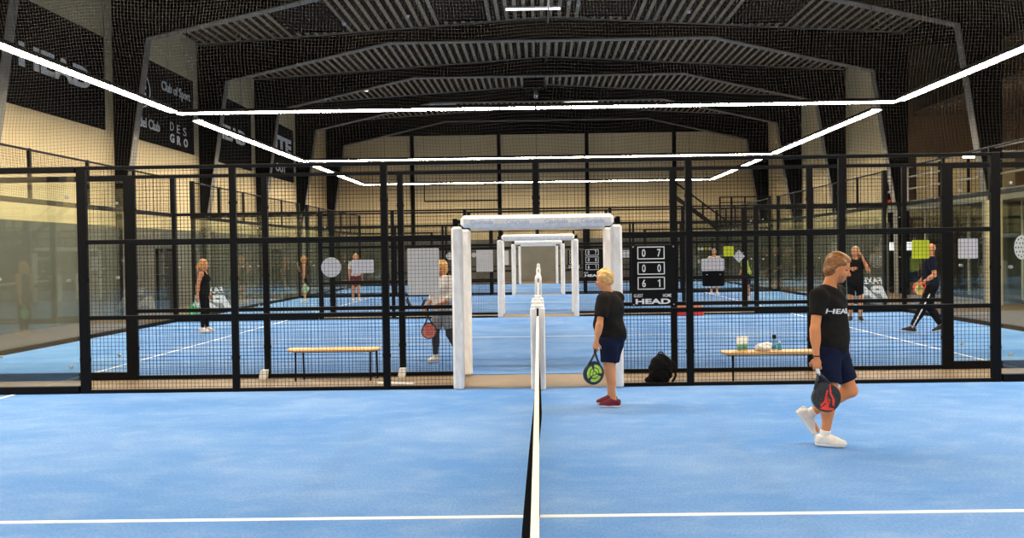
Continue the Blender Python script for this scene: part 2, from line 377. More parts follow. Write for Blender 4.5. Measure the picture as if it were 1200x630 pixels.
def person(label, at_, J, C, h=.012, group=None):
    """J: joints in metres, x right, y away from the camera, z up, about the point on the ground. C: clothes."""
    s = J.get('s', 1.0); root = thing('person', label, 'person', at_, group=group)
    A = {k: np.array(v, float) for k, v in J.items() if isinstance(v, (tuple, list, np.ndarray))}
    allp = np.array([A[k] for k in A if k[:2] in ('pe','ne','el','wr','kn','an','hc','sh','hi')])
    lo, hi = allp.min(0)-.30, allp.max(0)+.30; lo[2] = max(lo[2], -.02) if J.get('ground', True) else lo[2]
    PF, CF, HF = frame(J['yawp'], J.get('leanp', 0)), frame(J['yawc'], J.get('lean', 0)), frame(J['hyaw'], J['hpit'], J.get('hroll', 0))
    pel, nb, hc = A['pel'], A['neck'], A['hc']; fem = J.get('fem', 0); belly = J.get('belly', 0); bulk = J.get('bulk', 1.0)
    chest = nb+(pel-nb)*.33; abd = nb+(pel-nb)*.72
    def torso(F, e=0.0, top=True):
        F.ell(pel+PF[:,2]*.02*s, V3(.115*bulk, .165+.01*fem, .12)*s+e, PF, k=.05)
        F.ell(abd+CF[:,0]*(.015+.03*belly)*s, V3(.105*bulk+.03*belly, .148*bulk-.012*fem, .17)*s+e, CF, k=.06)
        F.ell(chest+CF[:,0]*.01*s, V3(.118*bulk, .165*bulk-.015*fem, .19)*s+e, CF, k=.06)
        if fem:
            for q in (-1, 1): F.ell(chest+(CF[:,0]*.085+CF[:,1]*.06*q-CF[:,2]*.0)*s, V3(.05,.055,.055)*s+e, CF, k=.05)
        for q in 'RL': F.cone(nb-CF[:,2]*.015*s+(A['sh'+q]-nb)*.2, A['sh'+q], .05*s+e, .052*s+e, k=.06)
    def arm(F, q, e=0.0, a=0, b=2):
        sh, el, wr = A['sh'+q], A['el'+q], A['wr'+q]
        F.cone(sh, el, .053*s+e, .040*s+e, k=.03)
        if b > 1:
            F.cone(el, wr, .040*s+e, .026*s+e, k=.02); F.ell(el+(wr-el)*.28, V3(.042,.042,.085)*s+e, frame_z(wr-el), k=.03)
    def frame_z(v):
        z = unit(v); x = unit(np.cross(V3(0,1,0.01), z)); return np.stack([x, np.cross(z, x), z], 1)
    def leg(F, q, e=0.0, shank=True, e2=None):
        hp = A['hip'+q] if 'hip'+q in A else pel-PF[:,2]*.04*s+PF[:,1]*(.088*s if q == 'L' else -.088*s)
        kn, an = A['kn'+q], A['an'+q]; e2 = e if e2 is None else e2
        F.cone(hp, kn, .088*s*bulk+e, .058*s+e2, k=.04)
        if shank:
            F.cone(kn, an, .056*s+e2, .037*s+e2, k=.03); cd = unit(an-kn); bk = -A.get('toe'+q, PF[:,0]); bk = unit(bk-cd*(bk@cd))
            F.ell(kn+(an-kn)*.30+bk*.018*s, V3(.05,.05,.125)*s+e2, frame_z(an-kn), k=.04)
    def head(F):
        a = lambda f, l, u: hc+(HF @ V3(f, l, u))*s
        F.cone(nb-CF[:,2]*.02*s-CF[:,0]*.005*s, a(-.02, 0, -.06), .060*s, .053*s, k=.03)
        F.ell(a(-.012, 0, .028), V3(.100,.077,.092)*s, HF, k=.02)
        F.ell(a(.030, 0, -.035), V3(.062,.060,.082)*s, HF, k=.03)
        F.ell(a(.058, 0, -.098), V3(.026,.028,.022)*s, HF, k=.025)
        for q in (-1, 1):
            F.ell(a(.070, .034*q, .002), V3(.016,.017,.011)*s, HF, k=.012, op='s')
            F.cone(a(.075, .012*q, .020), a(.062, .05*q, .018), .011*s, .009*s, k=.012)
            F.ell(a(.060, .042*q, -.035), V3(.024,.020,.020)*s, HF, k=.02)
            F.ell(a(-.012, .079*q, -.012), V3(.017,.009,.032)*s, HF, k=.006)
        F.cone(a(.084, 0, .006), a(.108, 0, -.032), .009*s, .015*s, k=.012)
        F.cone(a(.088, .014, -.036), a(.088, -.014, -.036), .010*s, .010*s, k=.008)
        F.ell(a(.080, 0, -.064), V3(.014,.024,.008)*s, HF, k=.008)
        F.ell(a(.082, 0, -.077), V3(.013,.020,.007)*s, HF, k=.006)
        F.ell(a(.095, 0, -.0705), V3(.008,.024,.0028)*s, HF, k=.004, op='s')
    # body: one skin
    B = Field(lo, hi, h); torso(B); head(B)
    for q in 'RL':
        arm(B, q); leg(B, q)
        hd = A.get('hd'+q, unit(A['wr'+q]-A['el'+q])); hn = A.get('hn'+q, -CF[:,0]*.2+(CF[:,1] if q == 'R' else -CF[:,1]))
        hand(B, A['wr'+q], np.array(hd), np.array(hn), 1 if q == 'R' else -1, s*1.02, J.get('curl'+q, .35))
        td = unit(A.get('toe'+q, PF[:,0])); B.cone(A['an'+q]-V3(0,0,.035)*s, A['an'+q]+td*.12*s-V3(0,0,.045)*s, .035*s, .026*s, k=.03)
    obj('body', B.mesh('body'), M[C.get('skin', 'skin')], root)
    # eyes, brows
    a = lambda f, l, u: hc+(HF @ V3(f, l, u))*s
    if C.get('face', True):
        for q in (-1, 1):
            E_ = Field(hc-.14, hc+.14, h*.5); E_.ell(a(.0665, .034*q, .001), V3(.012,.014,.0075)*s, HF, k=0); obj('eye', E_.mesh('eye'), M['eye'], root)
            E_ = Field(hc-.14, hc+.14, h*.5); E_.cone(a(.086, .015*q, .026), a(.070, .052*q, .027), .006*s, .005*s, k=0); obj('eyebrow', E_.mesh('eyebrow'), M[C['hair']], root)
        E_ = Field(hc-.14, hc+.14, h*.5); E_.ell(a(.0845, 0, -.080), V3(.0115,.019,.006)*s, HF, k=0); obj('lips', E_.mesh('lips'), M['lips'], root)
    if C.get('beard'):
        E_ = Field(hc-.16, hc+.16, .005); E_.ell(a(.031, 0, -.036), V3(.0635,.0615,.0845)*s, HF, k=0); E_.ell(a(.059, 0, -.098), V3(.0275,.030,.024)*s, HF, k=.02)
        E_.cut(a(.09, 0, -.052), HF[:,2]+HF[:,0]*.25); E_.cut(a(.0, 0, 0), -HF[:,0]+HF[:,2]*.25); E_.ell(a(.098, 0, -.074), V3(.02,.022,.012)*s, HF, k=.004, op='s')
        obj('beard', E_.mesh('beard'), M['stubble'], root)
    # hair
    style = C.get('style', 'short'); hh = min(h, .009)
    Hf = Field(hc-.24, hc+.19, hh)
    if style != 'bald':
        Hf.ell(a(-.022, 0, .040), V3(.108,.090,.098)*s, HF, k=.0)
        if style == 'swept':
            Hf.ell(a(-.058, 0, -.03), V3(.062,.074,.080)*s, HF, k=.03); Hf.cone(a(.055, .02, .092), a(-.05, 0, .110), .028*s, .030*s, k=.03)
            for q in (-1, 1): Hf.cone(a(.03, .070*q, .05), a(-.055, .070*q, -.03), .018*s, .018*s, k=.02)
        if style in ('bob', 'pony'):
            Hf.ell(a(-.045, 0, -.03), V3(.078,.088,.10)*s, HF, k=.03)
        if style == 'pony':
            Hf.cone(a(-.10, 0, .04), a(-.155, 0, -.06), .032*s, .03*s, k=.02); Hf.cone(a(-.155, 0, -.06), a(-.135, 0, -.16), .03*s, .014*s, k=.02)
        if style == 'short': Hf.ell(a(-.045, 0, -.015), V3(.072,.080,.078)*s, HF, k=.03); Hf.cone(a(.045, .015, .100), a(-.04, 0, .122), .026*s, .03*s, k=.03)
        if style == 'crop': pass
        Hf.ell(a(.092, 0, -.030), V3(.094,.108,.106)*s, HF, k=.012, op='s')
        Hf.ell(a(.10, 0, .005), V3(.05,.065,.068)*s, HF, k=.01, op='s')
        if style in ('swept', 'short'):
            for q in (-1, 1): Hf.ell(a(.060, .088*q, -.012), V3(.062,.040,.056)*s, HF, k=.012, op='s')
        Hf.wrinkle(.0035 if style != 'crop' else .001, 55, 70, 60)
        obj('hair', Hf.mesh('hair'), M[C['hair']], root)
    # shirt
    def sleeve(F, q, frac, e):
        sh, el, wr = A['sh'+q], A['el'+q], A['wr'+q]; G = Field(lo, hi, h)
        G.cone(sh, el, .056*s+e, .046*s+e, k=.02)
        if frac > 1:
            G.cone(el, wr, .044*s+e, .030*s+e, k=.02); p = el+(wr-el)*(frac-1); G.cut(p, wr-el)
        else: G.cut(sh+(el-sh)*frac, el-sh)
        F.union(G, .03)
    if 'top' in C:
        e = C.get('loose', .014); T = Field(lo, hi, h); torso(T, e)
        T.ell(pel+PF[:,2]*.06*s, V3(.118*bulk+.01*belly, .165, .16)*s+e, PF, k=.05)
        hemz = C.get('hem', -.04); T.cut(pel+PF[:,2]*hemz*s, -PF[:,2])
        if C.get('sleeve', .6) > 0:
            for q in 'RL': sleeve(T, q, C.get('sleeve', .6), e+.004)
        else:
            for q in (-1, 1): T.ell(nb+(CF[:,1]*.185*q+CF[:,2]*.02)*s, V3(.2,.075,.13)*s, CF, k=.01, op='s')
        T.cone(nb-CF[:,2]*.035*s+CF[:,0]*C.get('vneck', .03)*s, nb+CF[:,2]*.2*s, .066*s, .075*s, k=.008, op='s')
        T.wrinkle(C.get('fold', .0035), 14, 18, 26)
        shirt = obj('shirt', T.mesh('shirt'), M[C['top']], root)
        if C.get('logo'):
            txt, w, ht, dz, dl = C['logo']; me = fit_text(txt, w, ht, .003, .012)
            bv = BVHTree.FromPolygons([v.co for v in shirt.data.vertices], [p.vertices for p in shirt.data.polygons])
            cen = chest+CF[:,2]*dz*s+CF[:,1]*dl*s
            for v in me.vertices:
                p = Vector(cen+CF[:,0]*.4+CF[:,1]*v.co.x+CF[:,2]*v.co.y); hit = bv.ray_cast(p, Vector(-CF[:,0]))[0]
                off = .0045 if v.co.z > 0 else .001
                q = hit if hit is not None else p-Vector(CF[:,0])*.28
                v.co = q+Vector(CF[:,0])*off
            obj('chest_lettering', me, M['print'], shirt)
    if 'bottom' in C:
        e = C.get('bloose', .02); G = Field(lo, hi, h)
        G.ell(pel+PF[:,2]*.0*s, V3(.12*bulk, .17, .12)*s+e*.7, PF, k=.05)
        for q in 'RL': 
            L_ = Field(lo, hi, h); leg(L_, q, e*.7, C['blen'] > 1, e if C['blen'] <= 1 else e*.6)
            kn, an = A['kn'+q], A['an'+q]; hp = pel
            if C['blen'] > 1: L_.cut(kn+(an-kn)*(C['blen']-1), an-kn)
            else: L_.cut(hp+(kn-hp)*C['blen'], kn-hp)
            G.union(L_, .02)
        G.cut(pel+PF[:,2]*.11*s, PF[:,2]); G.wrinkle(.003, 18, 12, 20)
        low = obj('shorts' if C['blen'] <= 1.2 else 'trousers', G.mesh('shorts'), M[C['bottom']], root)
        if C.get('stripe'):
            for q in 'RL':
                kn, an = A['kn'+q], A['an'+q]; hp = pel-PF[:,2]*.04*s+PF[:,1]*(.088*s if q == 'L' else -.088*s)
                o_ = PF[:,1]*(1 if q == 'L' else -1); mb = MB()
                pts = [Vector(hp+(kn-hp)*.3+o_*.098*s), Vector(kn+o_*.072*s), Vector(kn+(an-kn)*.5+o_*.062*s), Vector(an+o_*.052*s)]
                mb.tube(pts, .014*s, 8); mb.build('side_stripe', M['print'], low, smooth=True)
    if 'under' in C:
        G = Field(lo, hi, h)
        for q in 'RL': 
            leg(G, q, .006); kn, an = A['kn'+q], A['an'+q]
        G.cut(pel-PF[:,2]*.12*s, PF[:,2]); G.cut((A['anR']+A['anL'])/2+V3(0,0,.03), V3(0,0,-1)); obj('leggings', G.mesh('leggings'), M[C['under']], root)
    # shoes
    for q in 'RL':
        an = A['an'+q]; td = unit(A.get('toe'+q, PF[:,0])); sd = unit(np.cross(V3(0,0,1), td)); ud = np.cross(td, sd); R = np.stack([td, sd, ud], 1)
        a2 = lambda f, l, u: an+(R @ V3(f, l, u))*s
        U = Field(an-.27, an+.27, min(h, .009))
        U.cone(a2(-.045, 0, -.045), a2(.06, 0, -.045), .040*s, .042*s, k=.02); U.cone(a2(.06, 0, -.048), a2(.155, 0, -.056), .043*s, .033*s, k=.03)
        U.cone(a2(-.035, 0, -.02), a2(.0, 0, .004), .043*s, .044*s, k=.03); U.cone(a2(.02, 0, -.01), a2(.10, 0, -.035), .035*s, .03*s, k=.03)
        U.cone(a2(-.005, 0, .0), a2(-.01, 0, .09), .036*s, .042*s, k=.01, op='s'); U.cut(a2(0, 0, -.066), -ud)
        sh = obj('shoe', U.mesh('shoe'), M[C.get('shoe', 'shoe_w')], root)
        W = Field(an-.27, an+.27, min(h, .009))
        W.cone(a2(.10, 0, -.06), a2(.148, 0, -.06), .042*s, .034*s, k=0); W.cone(a2(-.045, 0, -.06), a2(.10, 0, -.06), .041*s, .042*s, k=.0)
        W.cut(a2(0, 0, -.060), ud); W.cut(a2(0, 0, -.085), -ud)
        obj('sole', W.mesh('sole'), M[C.get('sole', 'tape')], sh)
        if h < .009:
            lb = MB()
            for j in range(4):
                f0 = .045+.022*j; lb.tube([Vector(a2(f0, -.024, -.006-.0085*j)), Vector(a2(f0+.004, 0, .0045-.0085*j)), Vector(a2(f0, .024, -.006-.0085*j))], .0035, 6)
            lb.build('laces', M[C.get('lace', 'greycloth')], sh, smooth=True)
            hb_ = Field(an-.2, an+.2, .007); hb_.ell(a2(-.07, 0, -.018), V3(.020,.024,.034)*s, R, k=0); obj('heel_tab', hb_.mesh('heel_tab'), M[C.get('lace', 'greycloth')], sh)
        if C.get('sock', True) and h < .02:
            K = Field(an-.2, an+.2, min(h, .009)); kn = A['kn'+q]; up = unit(kn-an)
            K.cone(an-up*.02, an+up*.10*s, .044*s, .046*s, k=0); K.cut(an+up*C.get('sockh', .06)*s, up); obj('sock', K.mesh('sock'), M['sock'], root)
    return root

def pose(h=1.75, yaw=0.0, **o):
    """Standing joints; overrides are given in the body's own frame (forward, left, up) in units of a 1.75 m body."""
    s = h/1.75
    d = dict(pel=(0,0,.93), neck=(0,0,1.455), hc=(.02,0,1.635), shR=(0,-.175,1.415), shL=(0,.175,1.415), elR=(-.02,-.235,1.13), elL=(-.02,.235,1.13),
             wrR=(.05,-.235,.88), wrL=(.05,.235,.88), knR=(.02,-.10,.49), knL=(.02,.10,.49), anR=(-.02,-.11,.088), anL=(-.02,.11,.088), toeR=(1,-.15,0), toeL=(1,.15,0))
    J = dict(s=s, yawp=yaw, yawc=yaw, hyaw=yaw, hpit=.0)
    for k in list(o):
        if k in d or k[:2] in ('hd','hn','hi'): d[k] = o.pop(k)
    R = frame(yaw)
    for k, v in d.items(): J[k] = tuple((R @ V3(*v))*(1 if k[:2] in ('to','hd','hn') else s))
    J.update(o); return J

# ================================================================== THE HALL
DEPTH = 48.4; WL, WR = -13.0, 14.2
YA = [10.23, 21.43, 32.63, 43.83]       # far fence of each court
YB = [11.43, 22.63, 33.83]              # near fence of the next court
ORD = ['front', 'second', 'third', 'fourth']
zdeck = lambda x: 10.75-.06*abs(x-.6)

struct('floor', MB().box(WL-.3, 21, -14, DEPTH+.2, -.3, -.012).mesh('floor'), M['floor'])
# turf carpets with their painted lines
for k, yf in enumerate(YA+[-.97]):
    y0 = yf-10
    t = struct('floor_turf', MB().box(-10, 10, y0+.0, yf, -.011, 0).mesh('floor_turf'), M['turf'])
    obj('line_marking', MB().box(-6.95, 6.95, y0+4.975, y0+5.025, -.001, .003).mesh('center_line'), M['line'], t)
    for sx in (-6.95, 6.95): obj('line_marking', MB().box(sx-.025, sx+.025, y0+.02, yf-.02, -.001, .0032).mesh('service_line'), M['line'], t)

# walls
struct('wall_left', MB().box(WL-.2, WL, -14, DEPTH, 2.77, 10.3).mesh('wall_left'), M['beige'])
struct('wall_left_lower', MB().box(WL-.2, WL+.08, -14, DEPTH, -.02, 2.77).mesh('wall_left_lower'), M['concrete'])
struct('wall_back', MB().box(WL-.2, 21, DEPTH, DEPTH+.2, 2.6, 9.1).mesh('wall_back'), M['beige'])
struct('wall_back_lower', MB().box(WL-.2, 21, DEPTH-.08, DEPTH+.2, -.02, 2.6).mesh('wall_back_lower'), M['concrete'])
struct('wall_back_upper', MB().box(WL-.2, 21, DEPTH-.02, DEPTH+.2, 9.1, 11).mesh('wall_back_upper'), M['steel'])
struct('wall_front', MB().box(WL-.2, 21, -14.2, -14, -.02, 11).mesh('wall_front'), M['concrete'])
struct('wall_right', MB().box(WR, WR+.2, 31.5, DEPTH, 2.77, 10.3).mesh('wall_right'), M['beige'])
struct('wall_right_lower', MB().box(WR-.08, WR+.2, 31.5, DEPTH, -.02, 2.77).mesh('wall_right_lower'), M['concrete'])
struct('wall_right_gallery', MB().box(18.4, 18.6, -14, 31.5, 3.3, 10.3).mesh('wall_right_gallery'), M['brown'])
struct('wall_right_lounge', MB().box(17.0, 17.2, -14, 31.5, -.02, 3.3).mesh('wall_right_lounge'), M['darkwall'])
struct('wall_gallery_end', MB().box(WR, 18.6, 31.5, 31.7, -.02, 10.3).mesh('wall_gallery_end'), M['brown'])
for x in (-7.75, -2.35, 3.1, 8.5):
    struct('wall_post', MB().box(x-.11, x+.11, DEPTH-.2, DEPTH, 0, 9.6).mesh('wall_post'), M['steel'])
# the wall's dark upper floor slab and gallery on the right
struct('gallery_floor', MB().box(13.9, 18.6, -14, 31.5, 3.15, 3.5).mesh('gallery_floor'), M['concrete'])
struct('gallery_ceiling', MB().box(15.2, 18.6, -14, 31.5, 7.0, 7.2).mesh('gallery_ceiling'), M['brown'])
pl = struct('gallery_pillar', MB().box(13.55, 13.87, 23.3, 23.62, -.012, 3.15, .01).mesh('gallery_pillar'), M['beige'])

# ribbed roof deck: trapezoid ribs running away from the camera
def deck_meshes():
    lo, hi = MB(), MB(); x = WL; ya, yb = -14, DEPTH
    prof = [(0, 0), (.13, 0), (.155, .17), (.305, .17), (.33, 0)]
    while x < WR:
        pts = [(x+a, zdeck(x+a)+b) for a, b in prof]
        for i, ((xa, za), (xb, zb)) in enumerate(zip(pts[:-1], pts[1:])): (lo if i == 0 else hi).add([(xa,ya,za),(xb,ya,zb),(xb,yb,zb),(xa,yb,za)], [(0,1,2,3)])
        x += .33
    hi.box(WL, .6, ya, yb, 11.0, 11.1); hi.box(.6, 21, ya, yb, 11.0, 11.1); hi.box(WR-.1, 21, ya, yb, 9.9, 10.0)
    return hi.mesh('ceiling'), lo.mesh('deck_rib')
dk_, rb_ = deck_meshes()
ceil_ = struct('ceiling', dk_, M['deck']); obj('deck_rib', rb_, M['rib'], ceil_)

# tapered steel portal frames
def portal():
    web = MB(); t = .03; fl = MB()
    L_ = [(-13.0, 0), (-12.74, 0), (-12.71, 3.1), (-11.87, 8.5)]
    R_ = [(14.2, 0), (13.72, 0), (13.70, 3.1), (12.87, 8.5)]
    web.prism([(-13,0),(-12.74,0),(-12.71,3.1),(-13,3.1)], -t, t); web.prism([(-13,3.1),(-12.71,3.1),(-11.87,8.5),(-11.87,zdeck(-11.87)),(-13,zdeck(-13))], -t, t)
    web.prism([(14.2,0),(13.72,0),(13.70,3.1),(14.2,3.1)], -t, t); web.prism([(14.2,3.1),(13.70,3.1),(12.87,8.5),(12.87,zdeck(12.87)),(14.2,zdeck(14.2))], -t, t)
    web.prism([(-11.87,8.5),(-5.6,9.87),(-5.6,zdeck(-5.6)),(-11.87,zdeck(-11.87))], -t, t)
    web.prism([(-5.6,9.87),(6.8,9.87),(6.8,zdeck(6.8)),(.6,10.75),(-5.6,zdeck(-5.6))], -t, t)
    web.prism([(6.8,9.87),(12.87,8.5),(12.87,zdeck(12.87)),(6.8,zdeck(6.8))], -t, t)
    path = L_[1:]+[(-5.6,9.87),(6.8,9.87)]+R_[:0:-1]
    for (xa,za),(xb,zb) in zip(path[:-1], path[1:]): fl.bar((xa,0,za),(xb,0,zb), .30, .03, up=(0,0,1) if abs(xa-xb) > abs(za-zb) else (1,0,0))
    top = [(-13,zdeck(-13)-.02),(.6,10.73),(14.2,zdeck(14.2)-.02)]
    for (xa,za),(xb,zb) in zip(top[:-1], top[1:]): fl.bar((xa,0,za),(xb,0,zb), .30, .03)
    return web.mesh('portal_web'), fl.mesh('portal_flange')
pw, pf = portal()
for y in (-12.1, -6.1, -.1, 5.9, 11.9, 17.9, 23.9, 29.9, 35.9, 41.9, 47.9):
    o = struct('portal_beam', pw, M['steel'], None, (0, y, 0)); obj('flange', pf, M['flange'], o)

# roof hatches, ridge pipe, lamps on the deck
for x0, x1, lab in ((-8.9,-7.2,'black roof hatch left of the ceiling, beside the dark side'), (-3.5,-1.9,'black roof hatch left of the ridge pipe near the top of the photo'),
               (1.85,3.5,'black roof hatch right of the ridge pipe near the top of the photo'), (7.4,9.1,'black roof hatch farthest right among the roof deck ribs')):
    xm = (x0+x1)/2; z = zdeck(xm)
    r = thing('roof_hatch', lab, 'roof hatch', (xm, 27.0, z), group='black roof hatches')
    w = (x1-x0)/2
    MB().box(-w, w, -1.9, 2.0, -.10, -.03).build('panel', M['void'], r)
    f = MB()
    f.box(-w-.05, -w, -1.95, 2.05, -.14, -.02); f.box(w, w+.05, -1.95, 2.05, -.14, -.02); f.box(-w, w, -1.95, -1.9, -.14, -.02); f.box(-w, w, 2.0, 2.05, -.14, -.02)
    f.build('frame', M['steel'], r)
r = thing('ridge_pipe', 'thin pale pipe running along the roof ridge through the beams', 'pipe', (.5, 0, 10.55))
MB().tube([(0, 4, 0), (0, DEPTH-.1, 0)], .035, 10).build('pipe', M['alu'], r, smooth=True)
for y in range(6, 48, 3): MB().box(-.01, .01, y-.01, y+.01, .0, .2).build('hanger', M['steel'], r)
battens = [(-.05, 28.2, 'long white tube lamp under the deck beside the ridge pipe, front one'), (1.75, 42.6, 'white tube lamp under the deck right of the black fan heater'),
           (-9.4, 39, 'small pale tube lamp above the left end of the second court lights'), (-5.6, 44.5, 'small pale tube lamp high up left of the centre'), (-1.4, 44.5, 'small pale tube lamp high up just left of the ridge'),
           (2.6, 45.2, 'small pale tube lamp high up just right of the ridge'), (6.6, 45.2, 'small pale tube lamp high up right of the centre'), (11.2, 22.5, 'small tube lamp in the dark roof at the upper right')]
for x, y, lab in battens:
    z = zdeck(x)-.16
    r = thing('tube_lamp', lab, 'lamp', (x, y, z), group='tube lamps under the roof')
    MB().box(-1.0, 1.0, -.05, .05, .03, .09).build('housing', M['white'], r)
    MB().tube([(-.98, 0, .0), (.98, 0, .0)], .03, 10).build('tube', M['batten'], r, smooth=True)
    for hx in (-.79, .79): MB().box(hx-.01, hx+.01, -.01, .01, .09, .2).build('hanger', M['steel'], r)
r = thing('fan_heater', 'black box fan heater hanging under the roof ridge', 'heater', (-.1, 36.6, 9.45))
MB().box(-.48, .48, -.3, .3, 0, .75, .03).build('casing', M['void'], r)
g = MB()
for i in range(6): g.box(-.42, .42, -.33, -.30, .08+i*.105, .12+i*.105)
g.build('grille', M['black'], r)
MB().tube([(.1,0,0), (.1,0,-.45)], .10, 14).build('duct', M['alu'], r, smooth=True)
for hx in (-.385, .385): MB().box(hx-.015, hx+.015, -.02, .02, .75, 1.25).build('hanger', M['steel'], r)
for x, y, lab in ((-7.0, 28.6, 'tiny white detector dot at the left of the roof deck'), (-4.6, 28.3, 'tiny white detector dot left of the left roof hatch'), (1.25, 28.0, 'tiny white detector dot right of the front tube lamp'), (1.6, 28.1, 'tiny white detector dot beside the right roof hatch'), (5.6, 28.4, 'tiny white detector dot right of the right roof hatch')):
    r = thing('smoke_detector', lab, 'smoke detector', (x, y, zdeck(x)-.02), group='smoke detectors on the roof deck')
    MB().lathe([(.04,0),(.06,-.03),(.055,-.06),(.02,-.075)], n=14).build('dome', M['white'], r, smooth=True)
    MB().lathe([(.075,.02),(.075,0),(.06,-.006)], n=14).build('base', M['white'], r)

# ------------------------------------------------------------------ LED light lines above each court
def half_round(n, L):
    mb = MB(); k = 8; vs = []; 
    k = 5; prof = [(-.10, 0), (-.10, -.045), (-.08, -.062), (.08, -.062), (.10, -.045), (.10, 0)]
    vs = [(x, a, z) for x in (-L/2, L/2) for a, z in prof]; m = k+1
    mb.add(vs, [(i, i+1, m+i+1, m+i) for i in range(k)]+[tuple(range(m)), tuple(reversed(range(m, 2*m)))])
    return mb.mesh(n, True)
_diff = {}
ME = {}
def cached(k, f):
    if k not in ME: ME[k] = f()
    return ME[k]
def light_run(label, p0, p1, seg=1.0, group='light lines above the courts'):
    p0, p1 = Vector(p0), Vector(p1); d = p1-p0; L = d.length; n = max(1, round(L/seg)); sl = L/n
    r = thing('linear_light', label, 'light', (p0+p1)/2, math.atan2(d.y, d.x), group)
    hs_ = MB().box(-L/2, L/2, -.17, .17, 0, .04); hs_.box(-L/2, L/2, -.17, -.155, -.045, 0); hs_.box(-L/2, L/2, .155, .17, -.045, 0); hs_.build('housing', M['black'], r)
    for i in range(int(L//3)+1):
        x = -L/2+.3+i*(L-.6)/max(1, int(L//3)); wx = (p0+d*((x+L/2)/L)).x; wl = round(zdeck(wx)-p0.z+.02, 2)
        obj('suspension_wire', cached(('wire', wl), lambda: MB().box(-.004, .004, -.004, .004, .05, wl).mesh('suspension_wire')), M['steel'], r, (x, 0, 0))
    key = round(sl, 3)
    if key not in _diff: _diff[key] = half_round('diffuser', sl-.05)
    for i in range(n): obj('diffuser', _diff[key], M['lamp'], r, (-L/2+sl*(i+.5), 0, 0))
LZ, LX = 5.75, 9.79
ORD.append('added unseen rear')  # rear court's light lines are added behind the camera to brighten facing surfaces
for k, yf in enumerate(YA+[-.97]):
    yl = (10.0, 21.2, 32.38, 43.57, -1.2)[k]
    light_run(f'warm white light line crossing above the far side of the {ORD[k]} court', (-LX, yl, LZ), (LX, yl, LZ))
    for sx, sd in ((-1, 'left'), (1, 'right')):
        if k == 3:
            light_run(f'warm white light line along the {sd} end of the {ORD[k]} court, nearer half', (sx*LX, yl-9.9, LZ), (sx*LX, yl-5.9, LZ))
            light_run(f'warm white light line along the {sd} end of the {ORD[k]} court, farther half', (sx*LX, yl-5.3, LZ), (sx*LX, yl-.2, LZ))
        else: light_run(f'warm white light line along the {sd} end of the {ORD[k]} court', (sx*LX, yl-9.9, LZ), (sx*LX, yl-.2, LZ))

# ------------------------------------------------------------------ fences
def wires(x0, x1, z0, z1, t=.0034, p=.05):
    mb = MB(); nx = max(1, round((x1-x0)/p)); nz = max(1, round((z1-z0)/p))
    for i in range(nx+1):
        x = x0+(x1-x0)*i/nx; mb.bar((x,0,z0),(x,0,z1), t, caps=False)
    for j in range(nz+1):
        z = z0+(z1-z0)*j/nz; mb.bar((x0,.004,z),(x1,.004,z), t, caps=False)
    return mb
def merge(a, b): return a.add(b.v, b.f)
def post_mesh(w, z0, z1):
    mb = MB().box(-w/2, w/2, -.03, .03, z0, z1, .006)
    for z in (.45, 1.5, 2.5):
        if z0 < z < z1: mb.box(-w/2-.012, w/2+.012, -.012, .012, z-.02, z+.02)
    return mb.mesh('post')
def fence(y, label, wide):
    r = thing('mesh_fence', label+' with a white padded gateway', 'fence', (0, y, 0), group='black mesh fences between the courts')
    for x in (-6, -4, -2, 2, 4, 6):
        w = wide if abs(x) == 6 else .085
        obj('post', cached(('post', w), lambda: post_mesh(w, -.012, 3.0)), M['black'], r, (x, 0, 0))
    obj('post', cached('mid', lambda: post_mesh(.085, 2.2, 3.0)), M['black'], r, (0, 0, 0))
    for x in (-1.07, 1.07): obj('door_post', cached('doorpost', lambda: post_mesh(.06, -.012, 2.24)), M['black'], r, (x, 0, 0))
    for z, h in ((.022, .05), (1.0, .055), (2.0, .06)):
        for sx in (-1, 1): obj('rail', cached(('rail', z, sx), lambda: MB().box(min(sx*6, sx*1.04), max(sx*6, sx*1.04), -.025, .025, z-h/2, z+h/2, .005).mesh('rail')), M['black'], r)
    obj('rail', cached('toprail', lambda: MB().box(-6, 6, -.025, .025, 2.955, 3.0, .005).mesh('rail')), M['black'], r)
    obj('rail', cached('doorrail', lambda: MB().box(-1.1, 1.1, -.025, .025, 2.17, 2.22, .005).mesh('rail')), M['black'], r)
    for a, b in ((-6,-4), (-4,-2), (2,4), (4,6)):
        obj('mesh_panel', cached(('pan', b-a), lambda: wires(-1, 1, .02, 2.98).mesh('mesh_panel')), M['wire'], r, ((a+b)/2, 0, 0))
    for sx in (-1, 1):
        def side():
            m = wires(min(sx*2, sx*1.07), max(sx*2, sx*1.07), .02, 2.98); return merge(m, wires(min(0, sx*1.07), max(0, sx*1.07), 2.22, 2.98)).mesh('mesh_panel')
        obj('mesh_panel', cached(('panc', sx), side), M['wire'], r)
    return r
